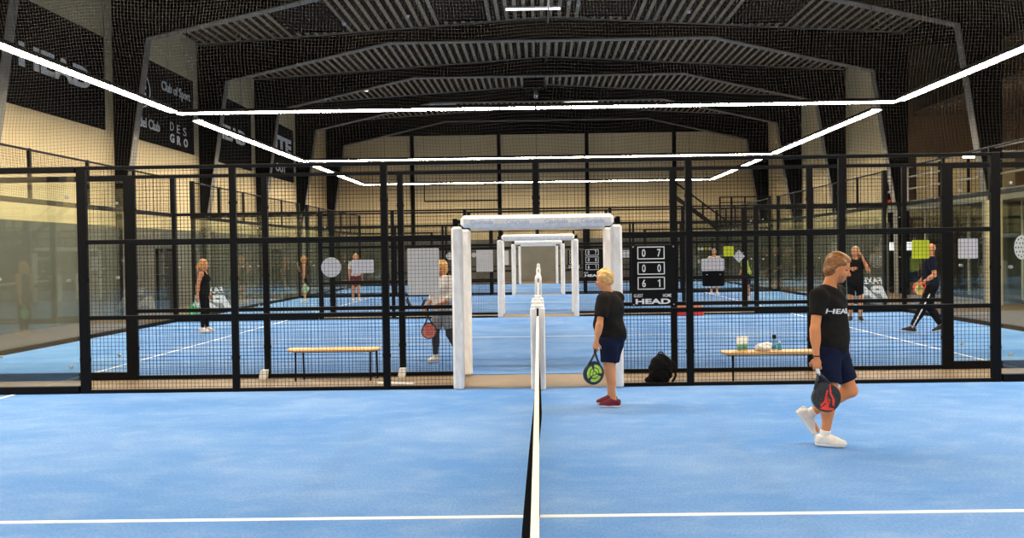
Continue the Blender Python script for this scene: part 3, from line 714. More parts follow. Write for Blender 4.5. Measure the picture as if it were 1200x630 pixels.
def glass_side(y, sx, label):
    r = thing('glass_wall', label, 'glass wall', (0, y, 0), group='glass wings beside the mesh fences')
    x0, x1 = sx*6.08, sx*10.05; a, b = min(x0, x1), max(x0, x1); m = (a+b)/2
    for p, q in ((a, m), (m, b)):
        obj('glass_pane', MB().box(p+.012, q-.012, -.006, .006, .10, 2.93).mesh('glass_pane'), M['glass'], r)
    for z0, z1 in ((-.012, .10), (2.92, 3.0)): obj('rail', MB().box(a, b, -.035, .035, z0, z1, .006).mesh('rail'), M['black'], r)
    obj('end_post', MB().box(sx*10.05-.05, sx*10.05+.05, -.05, .05, -.012, 4.0, .006).mesh('end_post'), M['black'], r)
    obj('end_post', MB().box(x0-.06*(sx > 0)-.0*sx, x0+.06*(sx < 0), .035, .055, -.012, 3.0).mesh('end_post'), M['black'], r)
    st = MB()
    for px in (a+.12, m-.1, m+.1, b-.12):
        for z in (.35, 1.5, 2.6): st.tube([(px, -.02, z), (px, .02, z)], .022, 10)
    st.build('glass_clamp', M['alu'], r)
    return r
rows = []
for k, y in enumerate(YA): rows.append((y, f'black mesh fence along the far side of the {ORD[k]} court', .12))
for k, y in enumerate(YB): rows.append((y, f'black mesh fence along the near side of the {ORD[k+1]} court', .16))
FENCES = []
for y, lab, w in rows:
    FENCES.append(fence(y, lab, w))
    for sx, sd in ((-1, 'left'), (1, 'right')): glass_side(y, sx, lab.replace('black mesh fence', f'{sd} glass wing of the mesh fence'))

def end_wall(y0, sx, label):
    r = thing('end_glass_wall', label, 'glass wall', (sx*10.1, y0, 0), group='glass end walls of the courts')
    for i in range(5):
        obj('glass_pane', cached('epane', lambda: MB().box(-.006, .006, .012, 1.988, .08, 2.92).mesh('glass_pane')), M['glass'], r, (0, 2*i, 0))
        obj('mesh_panel', cached('emesh', lambda: endmesh()), M['wire'], r, (0, 2*i, 0))
    for i in range(6): obj('post', cached('epost', lambda: MB().box(-.03, .03, -.03, .03, 2.9, 4.0).mesh('post')), M['black'], r, (0, 2*i, 0))
    for z0, z1, w in ((-.012, .08, .05), (2.9, 3.0, .045), (3.95, 3.99, .025)): obj('rail', cached(('erail', z0), lambda: MB().box(-w, w, 0, 10, z0, z1, .005).mesh('rail')), M['black'], r)
    return r
def endmesh():
    m = wires(0, 2, 3.0, 3.96); m.v = [(-yy, xx, zz) for xx, yy, zz in m.v]; return m.mesh('mesh_panel')
for k in (1, 2, 3):
    for sx, sd in ((-1, 'left'), (1, 'right')): end_wall(YA[k]-10, sx, f'glass end wall with mesh top at the {sd} end of the {ORD[k]} court')

# padded white gateways in every fence
lett = None
def gateway(r, letter):
    for sx in (-1, 1):
        def pp():
            mb = MB().box(-.07, .07, -.085, .085, 0, 2.14, .03); return mb.mesh('post_pad')
        obj('post_pad', cached('postpad', pp), M['pad'], r, (sx*1.045, -.02, -.008))['label'] = 'white padding sleeve on the gateway post'
    bp = obj('beam_pad', cached('beampad', lambda: MB().box(-1.0, 1.0, -.075, .075, 2.115, 2.275, .045).mesh('beam_pad')), M['pad'], r, (.01, -.06, 0))
    bp['label'] = 'white padding on the gateway beam'
    for sx in (-1, 1): obj('corner_bracket', cached('brk', lambda: MB().box(-.035, .035, -.03, .03, 2.14, 2.22).mesh('corner_bracket')), M['black'], r, (sx*1.06, .0, 0))
    if letter:
        for x in (-.72, -.25, .25, .72): obj('lettering', cached('padtext', padtext), M['padblue'], bp, (x, -.076, 2.185))
def padtext():
    me = fit_text('Courtside', .30, .05, .002); me.transform(FACE_Y); return me
for i, f_ in enumerate(FENCES): gateway(f_, i == 0)

# nets and padded net posts
def net_post(y, sgn, label):
    r = thing('net_post', label, 'net post', (0, y, -.004), group='white padded net posts')
    obj('pole', cached('npole', lambda: MB().box(-.03, .03, -.03, .03, 0, 1.06).mesh('pole')), M['black'], r)
    def sl():
        mb = MB(); mb.box(-.095, -.012, -.095, .095, .0, 1.08, .02); mb.box(.012, .095, -.095, .095, .0, 1.08, .02); mb.box(-.03, .03, .03, .095, 0, 1.08, .005); mb.box(-.085, .085, -.085, .085, 1.06, 1.11, .015); return mb.mesh('pad_sleeve')
    o = obj('pad_sleeve', cached('nsleeve', sl), M['pad'], r)
    if sgn > 0: o.rotation_euler = (0, 0, pi)
    obj('winch_cap', cached('ncap', lambda: MB().box(-.05, .05, -.05, .05, 1.11, 1.15, .01).mesh('winch_cap')), M['pad'], r)
ztop = lambda v: .945-.065*(1-((v-5)/5)**2)
def net_mesh(near):
    mb = MB(); p = .045 if near else .09; n = round(10/p); nz = 20 if near else 10; t = .004 if near else .007
    def P(v, u):       # v along the court width, u 0 bottom .. 1 top
        z = .02+(ztop(v)-.02)*u
        sag = (1-u)**.8*(-.085*math.exp(-((v-4.6)/2.0)**2)+.055*math.exp(-((v-8.3)/1.1)**2)-.02*math.sin(v*1.7)) if near else (1-u)*.03*math.sin(v*1.3)
        return (sag, v, z)
    V0, V1 = .1, 9.9
    for i in range(n+1):
        v = V0+(V1-V0)*i/n; pts = [P(v, j/5) for j in range(6)]
        for a, b in zip(pts[:-1], pts[1:]): mb.bar(a, b, t, caps=False)
    for j in range(nz+1):
        pts = [P(V0+(V1-V0)*i/50, j/nz) for i in range(51)]
        for a, b in zip(pts[:-1], pts[1:]): mb.bar(a, b, t, caps=False)
    return mb.mesh('net_mesh')
def net(k):
    y0 = YA[k]-10
    r = thing('padel_net', ('black padel net with white top tape across the front court, nearest the camera', 'black padel net of the second court seen end-on behind the first gateway', 'black padel net of the third court seen end-on', 'black padel net of the fourth court, farthest off')[k], 'net', (0, y0, 0), group='padel nets')
    obj('net_mesh', cached(('net', k == 0), lambda: net_mesh(k == 0)), M['netblack'], r)
    def tp():
        mb = MB(); N = 40
        for i in range(N):
            a, b = .06+9.88*i/N, .06+9.88*(i+1)/N
            mb.add([(sx*.0135, v, ztop(v)+dz) for v in (a, b) for sx, dz in ((-1,-.055),(1,-.055),(1,.012),(-1,.012))], [(0,1,5,4),(1,2,6,5),(2,3,7,6),(3,0,4,7)])
        mb.box(-.0135, .0135, 9.9, 9.925, .05, .96); mb.box(-.0135, .0135, .075, .1, .05, .96)
        return mb.mesh('top_tape')
    obj('top_tape', cached('tape', tp), M['tape'], r)
    obj('center_strap', cached('strap', lambda: MB().box(-.008, .008, 4.975, 5.025, .0, .89).mesh('center_strap')), M['netblack'], r)
for k in range(4):
    net(k); y0 = YA[k]-10
    if k: net_post(y0+.12, 1, f'white padded net post on the near side of the {ORD[k]} court')
    net_post(y0+9.88, -1, f'white padded net post on the far side of the {ORD[k]} court' if k else 'white padded net post in the middle of the front gateway, nearest one')

# ball-stop netting between the first two courts
def netting():
    mb = MB(); x0, x1, z0, z1, p, t = -12.2, 13.4, 3.04, 6.0, .046, .0021
    nx, nz = round((x1-x0)/p), round((z1-z0)/p)
    def P(x, z):
        u = (z-z0)/(z1-z0)
        return (x+.03*math.sin(z*3.1+x*.9), .10*math.sin(x*1.1+z*.8)*math.sin(u*pi)+.05*math.sin(x*2.7-z*2), z-.05*math.sin((x-x0)*1.55)**2*(1-.3*u))
    for i in range(nx+1):
        x = x0+(x1-x0)*i/nx; pts = [P(x, z0+(z1-z0)*j/10) for j in range(11)]
        for a, b in zip(pts[:-1], pts[1:]): mb.bar(a, b, t, caps=False)
    for j in range(nz+1):
        z = z0+(z1-z0)*j/nz; pts = [P(x0+(x1-x0)*i/110, z) for i in range(111)]
        for a, b in zip(pts[:-1], pts[1:]): mb.bar(a, b, t, caps=False)
    return mb.mesh('netting')
r = thing('ball_stop_net', 'fine dark ball-stop netting hung above the front mesh fence', 'net', (0, 10.83, 0))
obj('netting', netting(), M['twine'], r)
MB().tube([(-12.4, 0, 6.0), (13.6, 0, 6.0)], .008, 8).build('top_cable', M['steel'], r)
for x in (-12.0, -6.0, 0, 6.0, 12.0): MB().box(x-.005, x+.005, -.005, .005, 6.0, zdeck(x)+.02).build('suspension_wire', M['steel'], r)

# ------------------------------------------------------------------ scoreboards and boards hung on the fences
def digit_mesh(d):
    if d == '1': return MB().prism([(-.020,.030),(-.020,.019),(-.001,.028),(-.001,-.050),(.012,-.050),(.012,.050),(.003,.050)], -.002, .002).mesh('digit')
    me = fit_text(d, .046, .10, .002, .012); me.transform(FACE_Y); return me
def digit_box(parent, z, a, b):
    f = MB(); w, h, t = .355, .165, .012
    f.box(-w/2, w/2, -.003, .002, h/2-t, h/2); f.box(-w/2, w/2, -.003, .002, -h/2, -h/2+t); f.box(-w/2, -w/2+t, -.003, .002, -h/2, h/2); f.box(w/2-t, w/2, -.003, .002, -h/2, h/2)
    fr = f.build('digit_frame', M['print'], parent, (-.03, -.016, z))
    for x, d in ((-.095, a), (.105, b)):
        me = digit_mesh(d); obj('digit', me, M['print'], fr, (x, .001, 0))
def scoreboard(y, label):
    r = thing('scoreboard', label, 'scoreboard', (1.52, y-.055, 1.458), group='black scoreboards beside the gateways')
    MB().box(-.285, .285, -.014, .014, -.40, .40, .005).build('board', M['blackboard'], r)
    for z, a, b in ((.295, '0', '7'), (.095, '0', '0'), (-.10, '6', '1')): digit_box(r, z, a, b)
    for x, t, w in ((-.20, 'GUEST', .12), (.175, 'HOME', .11)):
        me = fit_text(t, w, .042, .002, .005); me.transform(FACE_Y); obj('lettering', me, M['print'], r, (x, -.016, -.262))
    me = fit_text('HEAD', .455, .068, .002, .035, .0); me.transform(FACE_Y); obj('lettering', me, M['print'], r, (-.01, -.016, -.338))
    s = MB()
    for x in (-.262, .262):
        for z in (-.38, .375): s.lathe([(.009,0),(.009,.008)], (0,0,0), 10) if False else s.box(x-.008, x+.008, -.019, -.012, z-.008, z+.008)
    s.build('screw', M['alu'], r)
scoreboard(YA[0], 'black scoreboard on the front fence right of the nearest gateway')
scoreboard(YA[1], 'black scoreboard on the second court fence seen through the front gateway')
scoreboard(YA[2], 'small black scoreboard on the third court fence, far behind the gateways')

def board(name, label, shape, x, z, w, h, m, y, cat='sign board', group='blank boards hung on the fences'):
    r = thing(name, label, cat, (x, y, z), group=group); mb = MB()
    if shape == 'disc': out = [(w/2*math.cos(2*pi*i/32), h/2*math.sin(2*pi*i/32)) for i in range(32)]
    elif shape == 'diamond': out = [(0,h/2), (-w/2,0), (0,-h/2), (w/2,0)]
    else:
        c = .012; out = [(-w/2+c,-h/2),(w/2-c,-h/2),(w/2,-h/2+c),(w/2,h/2-c),(w/2-c,h/2),(-w/2+c,h/2),(-w/2,h/2-c),(-w/2,-h/2+c)]
    mb.prism(out, -.004, .004); mb.build('panel', M[m], r)
    t = MB()
    for sx in (-.3, .3): t.box(sx*w-.006, sx*w+.006, -.03, -.002, h*.28-.004, h*.28+.004)
    t.build('cable_tie', M['white'], r)
yb = YA[0]+.035
board('round_board', 'white round board on the front fence, left side, above the bench', 'disc', -2.724, 1.624, .262, .262, 'white', yb)
board('wide_board', 'white wide board on the front fence just right of the round board', 'rect', -2.305, 1.63, .29, .175, 'white', yb)
board('tall_board', 'big off-white board behind the front fence left of the gateway', 'rect', -1.505, 1.55, .42, .615, 'offwhite', yb)
board('wide_board', 'white wide board on the front fence right of the scoreboard, above a black one', 'rect', 2.318, 1.585, .30, .16, 'white', yb)
board('wide_board', 'black board on the front fence under the white wide board, right of the scoreboard', 'rect', 2.322, 1.40, .29, .195, 'black', yb)
board('diamond_board', 'white diamond-shaped board on the front fence right of the scoreboard', 'diamond', 2.663, 1.69, .15, .17, 'white', yb)
board('small_board', 'small lime yellow board left of the white diamond board', 'rect', 2.53, 1.76, .135, .135, 'yellow', yb+.02)
board('square_board', 'lime yellow square board on the front fence before the walking man in dark trousers', 'rect', 5.045, 1.747, .225, .245, 'yellow', yb)
board('square_board', 'white square board near the right end of the front fence', 'rect', 5.665, 1.749, .255, .265, 'white', yb)
y2 = YA[1]+.035
board('tall_board', 'off-white board on the second fence seen left inside the front gateway', 'rect', -1.47, 1.563, .46, .60, 'offwhite', y2)
board('round_board', 'small white round board on the second fence left of the gateway', 'disc', -2.434, 1.707, .2, .2, 'white', y2)
board('square_board', 'small white board on the second fence between gateway and scoreboard', 'rect', 2.43, 1.70, .19, .2, 'white', y2)
board('tall_board', 'small off-white board on the third fence left of its gateway', 'rect', -1.47, 1.563, .46, .60, 'offwhite', YA[2]+.035)
board('round_board', 'tiny white round board on the third fence left of its gateway', 'disc', -2.70, 1.70, .2, .2, 'white', YA[2]+.035)
# shallow black tray hooked on the fence below the tall board
r = thing('ball_tray', 'shallow black tray hooked on the fence under the big off-white board', 'tray', (-1.62, 10.36, 1.13))
MB().prism([(-.13,.05),(-.085,-.05),(.085,-.05),(.13,.05),(.115,.05),(.075,-.035),(-.075,-.035),(-.115,.05)], -.08, .08).build('bowl', M['black'], r)
h_ = MB(); h_.tube([(-.1,-.08,.05),(-.1,-.10,.08),(-.1,-.12,.06)], .006, 8); h_.tube([(.1,-.08,.05),(.1,-.10,.08),(.1,-.12,.06)], .006, 8); h_.build('hook', M['black'], r)
# round white disc with dotted holes on the right end glass
r = thing('target_disc', 'white dotted round disc on the glass end wall at the far right', 'target', (10.065, 16.24, 1.735))
d = MB(); d.tube([(-.01,0,0),(.01,0,0)], .25, 40); d.build('disc', M['white'], r)
h_ = MB()
for rr, n in ((.19, 12), (.1, 6), (.001, 1)):
    for i in range(n):
        a = 2*pi*i/n; h_.tube([(-.014, rr*math.cos(a), rr*math.sin(a)), (-.009, rr*math.cos(a), rr*math.sin(a))], .018, 10)
h_.build('hole', M['steel'], r)
# stickers on the glass, read from the other side
for x, w, lab in ((9.19, 1, 'white mirrored sticker lettering on the glass at the right of the second court'), (-9.05, -1, 'white mirrored sticker lettering on the glass behind the woman in the black tank top')):
    r = thing('glass_sticker', lab, 'sticker', (x, YA[1]-.014, .64), group='white lettering on the court glass')
    me = fit_text('FAXE', .55 if w > 0 else .6, .17, .002, .03, .25); me.transform(FACE_Y @ MIRR); me.flip_normals(); obj('lettering', me, M['decal'], r, (-.02 if w > 0 else .05, 0, .225))
    me = fit_text('PA', .80 if w > 0 else 1.12, .36, .002, .05, .3); me.transform(FACE_Y @ MIRR); me.flip_normals(); obj('lettering', me, M['decal'], r, (0, 0, -.085))

# ------------------------------------------------------------------ wall banners
def wtext(parent, txt, y, z, w, h, m='bprint', bold=.02, shear=0):
    me = fit_text(txt, w, h, .004, bold, shear); me.transform(FACE_X); return obj('lettering', me, M[m], parent, (.022, y, z))
def banner(y0, y1, label):
    yc = (y0+y1)/2; r = thing('wall_banner', label, 'banner', (WL+.02, yc, 7.04), group='black banners on the left wall')
    MB().box(-.015, .015, y0-yc, y1-yc, -1.39, 1.39, .005).build('cloth', M['banner'], r)
    e = MB()
    for yy in (y0-yc+.12, y1-yc-.12):
        for zz in (-1.3, 1.3): e.box(.012, .02, yy-.03, yy+.03, zz-.03, zz+.03)
    e.build('eyelet', M['steel'], r); return r, yc
b, c = banner(18.4, 23.36, 'black banner with big pale lettering on the left wall, nearest one')
wtext(b, 'HEAD', 21.05-c, 6.98-7.04, 3.15, .62, bold=.045)
b, c = banner(24.3, 29.4, 'black banner on the left wall reading Club of Sport with a white ring')
wtext(b, 'Club of Sport', 28.02-c, 7.72-7.04, 2.2, .44)
wtext(b, 'PADEL', 27.75-c, 7.22-7.04, .62, .12, 'steel')
wtext(b, 'D', 27.62-c, 6.44-7.04, .26, .30, bold=0); wtext(b, 'E', 28.12-c, 6.42-7.04, .24, .30, bold=0); wtext(b, 'S', 28.62-c, 6.40-7.04, .26, .30, bold=0)
wtext(b, 'G', 27.62-c, 6.03-7.04, .32, .32, bold=.04); wtext(b, 'R', 28.14-c, 6.01-7.04, .30, .32, bold=.04); wtext(b, 'O', 28.68-c, 6.0-7.04, .32, .32, bold=.04)
wtext(b, 'Padel Club', 25.85-c, 6.27-7.04, 1.75, .34)
rg = MB(); N = 48
for i in range(N):
    a, a2 = 2*pi*i/N, 2*pi*(i+1)/N
    rg.add([(q, rr*math.cos(t), rr*math.sin(t)) for q in (0,.006) for rr, t in ((.62,a),(.62,a2),(.57,a2),(.57,a))], [(0,3,2,1),(4,5,6,7),(0,1,5,4),(2,3,7,6)])
for i in range(8):
    a = 2*pi*i/8+.3; rg.box(0, .006, .3*math.cos(a)-.05, .3*math.cos(a)+.05, .3*math.sin(a)-.05, .3*math.sin(a)+.05)
rg.build('ring_emblem', M['bprint'], b, (.018, 25.5-c, 7.35-7.04))
b, c = banner(30.4, 35.3, 'black banner on the left wall partly behind a column, third from the front')
wtext(b, 'HEAD', 33.05-c, 6.98-7.04, 3.15, .62, bold=.045)
b, c = banner(36.4, 41.4, 'black banner with tall white lettering on the left wall, farthest one')
wtext(b, 'ITE', 39.75-c, 7.42-7.04, 2.6, .85, bold=.05); wtext(b, 'OUT', 39.3-c, 6.22-7.04, 1.6, .42, bold=.03)

# doors and details on the walls
def wall_door(y, n, w=1.15):
    d = struct(f'door_{n}', MB().box(WL+.08, WL+.12, y-w/2, y+w/2, -.012, 2.02).mesh('door'), M['darkwall'])
    f = MB(); f.box(WL+.08, WL+.15, y-w/2-.07, y-w/2, -.012, 2.09); f.box(WL+.08, WL+.15, y+w/2, y+w/2+.07, -.012, 2.09); f.box(WL+.08, WL+.15, y-w/2, y+w/2, 2.02, 2.09)
    f.build('door_frame', M['steel'], d); MB().bar((WL+.16, y+w/2-.1, .95), (WL+.16, y+w/2-.1, 1.15), .025).build('door_handle', M['alu'], d)
wall_door(26.8, 1); wall_door(38.2, 2)
r = thing('framed_panel', 'thin dark rectangular frame on the beige back wall left of the centre', 'wall frame', (-4.7, DEPTH-.04, 5.5))
f = MB(); f.box(-2.35,2.35,-.03,.03,-.50,-.42); f.box(-2.35,2.35,-.03,.03,.55,.60); f.box(-2.35,-2.29,-.03,.03,-.42,.55); f.box(2.29,2.35,-.03,.03,-.42,.55); f.build('frame', M['steel'], r)
MB().box(-2.29, 2.29, -.01, .02, -.42, .55).build('panel', M['beige'], r)
r = thing('stair_railing', 'dark staircase railing and landing before the beige back wall on the right', 'railing', (8.5, 47.2, 0))
MB().tube([(-.3,0,6.0), (3.25,0,3.25)], .05, 8).build('handrail', M['black'], r); MB().bar((-.3,0,5.1), (3.25,0,2.4), .06, .25).build('stringer', M['black'], r)
for x, z0, z1 in ((-.25,5.1,5.95), (1.5,3.75,4.6), (3.2,.0,3.6)): MB().box(x-.05, x+.05, -.04, .04, z0, z1).build('post', M['black'], r)
sx_ = 2.5
for z in (4.92, 4.6, 3.7): MB().box(2.5, 5.6, -.23, -.17, z-.03, z+.03).build('rail', M['black'], r)
for x in (2.5, 3.2, 4.0, 5.5): MB().box(x-.04, x+.04, -.24, -.16, 3.3, 4.95).build('post', M['black'], r)
MB().box(2.5, 5.6, -.3, 1.15, 3.1, 3.3).build('landing', M['steel'], r)
MB().box(2.55, 2.65, 1.0, 1.1, -.012, 3.1).build('leg', M['steel'], r)
r = thing('gallery_railing', 'long pale metal railing along the gallery edge on the right', 'railing', (14.0, 0, 3.5))
for z in (1.27, .90, .45): MB().tube([(0, 2, z), (0, 31.4, z)], .035, 10).build('rail', M['silver'], r, smooth=True)
for i in range(17): MB().box(-.025, .025, 2.2+i*1.82-.025, 2.2+i*1.82+.025, 0, 1.27).build('post', M['silver'], r)
for x, y, z, L, lab in ((16.0, 28.5, 5.0, 1.0, 'warm tube lamp over the gallery room, left one'), (15.4, 25.6, 4.75, 1.0, 'warm tube lamp over the gallery room, middle one'), (16.6, 27.4, 5.0, 1.0, 'warm tube lamp over the gallery room, right one'), (14.9, 22.6, 4.75, .9, 'warm tube lamp above the gallery at the right edge'), (16.6, 18.5, 6.2, 1.6, 'warm tube lamp high in the gallery out at the right')):
    r = thing('gallery_lamp', lab, 'lamp', (x, y, z), group='tube lamps in the gallery')
    MB().box(-L/2, L/2, -.05, .05, .03, .10).build('housing', M['white'], r); MB().tube([(-L/2+.03,0,0),(L/2-.03,0,0)], .03, 10).build('tube', M['warm'], r, smooth=True)
    for hx in (-.3, .3): MB().box(hx-.005, hx+.005, -.005, .005, .1, 7.0-z).build('cord', M['steel'], r)
r = thing('gallery_partition', 'pale beige partition wall lit up inside the gallery room', 'partition', (16.4, 30.2, 3.5))
MB().box(-1.7, 2.0, -.08, .08, 0, 1.75).build('panel', M['beige'], r); MB().box(-1.7, 2.0, -.1, .1, 1.75, 1.83).build('top_rail', M['wood'], r)
for x in (-.9, .2): MB().box(x-.05, x+.05, -.12, -.08, 0, 1.75).build('batten', M['steel'], r)
for i, (y, lab) in enumerate(((25.5, 'wooden café table on the gallery, left one'), (22.2, 'wooden café table on the gallery, right one'))):
    r = thing('cafe_table', lab, 'table', (14.9, y, 3.5), group='tables on the gallery')
    MB().box(-.45, .45, -.45, .45, .70, .74, .01).build('table_top', M['wood'], r); MB().lathe([(.25,0),(.25,.02),(.03,.05),(.03,.70)], n=16).build('pedestal', M['black'], r)
# tinted lounge front below the gallery with slim frames, and two lit cabinets
r = thing('lounge_front', 'dark tinted glass front with slim frames below the gallery', 'glass front', (14.9, 0, 0))
for y in range(6, 31, 3):
    MB().box(-.01, .01, y+.03, y+2.97, .1, 3.1).build('glass_pane', M['tint'], r); MB().box(-.04, .04, y-.03, y+.03, -.012, 3.15).build('mullion', M['silver'], r)
MB().box(-.05, .05, 6, 33-1.6, -.012, .1).build('sill_rail', M['steel'], r)
for x, y, m, lab in ((14.32, 30.6, 'header', 'slim dark cabinet with a lit white top below the gallery, left one'), (14.28, 29.2, 'header', 'slim dark cabinet with a lit bluish top below the gallery, right one')):
    r = thing('drinks_cabinet', lab, 'cabinet', (x-.25, y, -.012), rz=-pi/2*.35, group='lit cabinets below the gallery')
    MB().box(-.26, .26, -.22, .22, 0, 2.0, .015).build('casing', M['black'], r); MB().box(-.24, .24, -.235, -.22, 1.66, 1.97).build('header_panel', M['header'], r)
    d = MB().box(-.24, .24, -.235, -.22, .12, 1.62).build('door', M['tint'], r); MB().bar((.2,-.26,.7),(.2,-.26,1.1), .02).build('handle', M['alu'], d)
r = thing('alarm_sign', 'small red alarm box on a dark column at the right', 'alarm box', (13.35, 29.75, 3.5))
MB().box(-.09, .09, -.05, .05, -.07, .07, .01).build('casing', M['red'], r); MB().box(-.05, .05, -.055, -.05, -.16, -.10).build('green_plate', M['rgrn2'], r); MB().box(-.02,.02,-.03,.16,-.16,.05).build('bracket', M['steel'], r)
# shelf rack with balls and boxes in the far right corner
r = thing('shelf_rack', 'dark shelf rack with balls against the back wall, right of the scoreboard', 'shelf', (10.15, 47.6, -.012))
for z in (.95, 1.72, 2.45): MB().box(-.5, .5, -.2, .2, z-.03, z).build('shelf', M['black'], r)
for x in (-.48, .48): MB().box(x-.02, x+.02, -.2, .2, 0, 2.5).build('upright', M['black'], r)
bal = MB().lathe([(.001,0)]+[(.11*math.sin(pi*i/10), .11-.11*math.cos(pi*i/10)) for i in range(1, 10)]+[(.001,.22)], n=16).mesh('shell', True)
for i in range(8):
    z = 1.708+.0 if i < 4 else .938; x = -.36+.24*(i % 4)
    if i < 4 or i % 2 == 0:
        yy = i in (2,)
        r = thing('ball', 'lime ball among the white balls on the far shelf rack' if yy else 'white ball on the dark shelf rack by the back wall', 'ball', (10.15+x, 47.6, z), group=None if yy else 'white balls on the far shelf rack')
        obj('shell', bal if not yy else bal.copy(), M['white'] if not yy else None, r)
        if yy: r.children[0].data.materials.clear(); r.children[0].data.materials.append(M['yellow'])

# ------------------------------------------------------------------ benches and the things on them
def bench(x0, x1, y, z, lab):
    xc = (x0+x1)/2; L = (x1-x0)/2
    r = thing('bench', lab, 'bench', (xc, y, -.012), group='pine benches between the fences')
    mb = MB(); n = 12; prof = [(.145*math.cos(2*pi*i/20)**1 if False else .145*math.copysign(abs(math.cos(2*pi*i/20))**.5, math.cos(2*pi*i/20)), .026*math.copysign(abs(math.sin(2*pi*i/20))**.6, math.sin(2*pi*i/20))) for i in range(20)]
    xs = [-L, -L+.02, -L+.06, -L+.12, L-.12, L-.06, L-.02, L]; sc = [.45, .75, .92, 1, 1, .92, .75, .45]
    vs = [(x, a*s, z+.012-.026+b*(s if s < 1 else 1)+(1-s)*.02) for x, s in zip(xs, sc) for a, b in prof]; m = 20
    fs = [(i*m+k, i*m+(k+1) % m, (i+1)*m+(k+1) % m, (i+1)*m+k) for i in range(len(xs)-1) for k in range(m)]+[tuple(reversed(range(m))), tuple((len(xs)-1)*m+k for k in range(m))]
    mb.add(vs, fs).build('seat', M['wood'], r, smooth=True)
    MB().box(-L+.08, L-.08, -.03, .03, z-.055, z-.035).build('seat_rail', M['black'], r)
    for x in (-L+.13, L-.13):
        for sx, sy in ((-.0, -.11), (.055, .11)): MB().tube([(x+sx, sy*.8, z-.03), (x+sx, sy, 0)], .013, 8).build('leg', M['black'], r)
bench(-3.60, -2.27, 11.15, .455, 'pine bench on black legs behind the front fence, left side')
bench(2.50, 3.98, 10.62, .40, 'pine bench with cups and a towel behind the front fence, right side')
ZB = .40
for x, y, lab in ((2.745, 10.60, 'pale tumbler with a green lower half at the left end of the right bench'), (2.83, 10.66, 'pale tumbler with a green lower half, second from the left end of the right bench')):
    r = thing('tumbler', lab, 'cup', (x, y, ZB), group='tumblers on the right bench')
    MB().lathe([(.034,0),(.036,.01),(.044,.19),(.040,.188),(.033,.012)], n=20).build('cup', M['cup'], r, smooth=True)
    MB().lathe([(.0365,.012),(.0405,.095),(.0385,.095),(.0355,.013)], n=20).build('green_band', M['juice'], r, smooth=True)
T = Field((2.9, 10.45, ZB-.02), (3.3, 10.8, ZB+.2), .008)
T.ell((3.06,10.6,ZB+.035), (.115,.09,.045), k=0); T.ell((3.12,10.63,ZB+.075), (.075,.07,.035), k=.02); T.ell((3.02,10.58,ZB+.06), (.06,.06,.035), k=.03); T.cut((3.1,10.6,ZB+.002), (0,0,-1)); T.wrinkle(.004, 70, 50, 90)
t = obj('towel', T.mesh('towel'), M['towel']); tag(t, 'crumpled white towel lying on the right bench beside the bottle', 'towel')
r = thing('water_bottle', 'clear drinking bottle with a black cap beside the towel on the bench', 'bottle', (3.215, 10.60, ZB))
MB().lathe([(.030,0),(.034,.01),(.034,.11),(.028,.13),(.018,.15),(.018,.16)], n=20).build('bottle_body', M['clear'], r, smooth=True)
MB().lathe([(.0345,.03),(.0345,.08)], n=20).build('label_band', M['teal'], r, smooth=True)
MB().lathe([(.024,.16),(.026,.165),(.026,.205),(.02,.212)], n=20).build('cap', M['black'], r, smooth=True)
r = thing('juice_bottle', 'small teal bottle lying right of the towel on the right bench', 'bottle', (3.30, 10.64, ZB))
MB().lathe([(.022,0),(.024,.01),(.024,.07),(.012,.09),(.012,.10)], n=16).build('bottle_body', M['teal'], r, smooth=True); MB().lathe([(.014,.10),(.014,.12)], n=16).build('cap', M['white'], r)
# red bag and box on the floor of the second court, right
r = thing('equipment_crate', 'low red and orange crate on the second court floor right of the scoreboard', 'crate', (4.05, 21.2, 0))
MB().box(-.42, .42, -.18, .0, 0, .20, .02).build('crate_body', M['red'], r); MB().box(-.40, .38, -.16, -.02, .20, .32, .03).build('crate_lid', M['orange'], r)
# backpack
Bp = Field((-.25, -.2, -.02), (.25, .2, .5), .008)
Bp.ell((0,0,.17), (.165,.11,.19), k=0); Bp.ell((.01,.0,.26), (.12,.095,.14), k=.05); Bp.ell((-.02,-.075,.12), (.12,.07,.11), k=.03); Bp.ell((-.15,-.03,.05), (.07,.05,.05), k=.03); Bp.cut((0,0,.0), (0,0,-1)); Bp.wrinkle(.005, 40, 30, 45)
r = thing('backpack', 'black backpack slumped on the floor behind the front fence under the scoreboard', 'backpack', (1.655, 10.53, -.012))
obj('bag_body', Bp.mesh('bag_body'), M['bagcloth'], r)
MB().tube([(-.03,0,.385), (-.02,0,.42), (.03,0,.42), (.04,0,.385)], .009, 8).build('grab_handle', M['bagcloth'], r, smooth=True)
MB().tube([(-.12,-.09,.13), (-.07,-.135,.20), (0,-.145,.215), (.07,-.135,.20), (.11,-.1,.13)], .006, 8).build('zip', M['steel'], r, smooth=True)
MB().tube([(.10,.05,.34), (.19,.02,.25), (.20,-.02,.10), (.15,-.05,.02)], .016, 8).build('strap', M['bagcloth'], r, smooth=True)
# pale pads at the feet of two posts and a flat strip on the walkway
for x, lab in ((-4.03, 'white foam block at the foot of a fence post left of the bench'), (-2.0, 'white foam block at the foot of the fence post left of the gateway')):
    b_ = MB().prism([(-.06,0),(.045,0),(.06,.13),(-.03,.13)], -.05, .05).build('foam_block', M['pad'], None, (x, 11.33, -.012)); tag(b_, lab, 'foam block', 'foam blocks at the post feet')
b_ = MB().box(-.26, .26, -.03, .03, 0, .02, .006).build('floor_strip', M['pad'], None, (-1.98, 10.72, -.012)); b_.rotation_euler = (0, 0, -.18); tag(b_, 'pale flat strip lying on the walkway left of the gateway', 'strip')

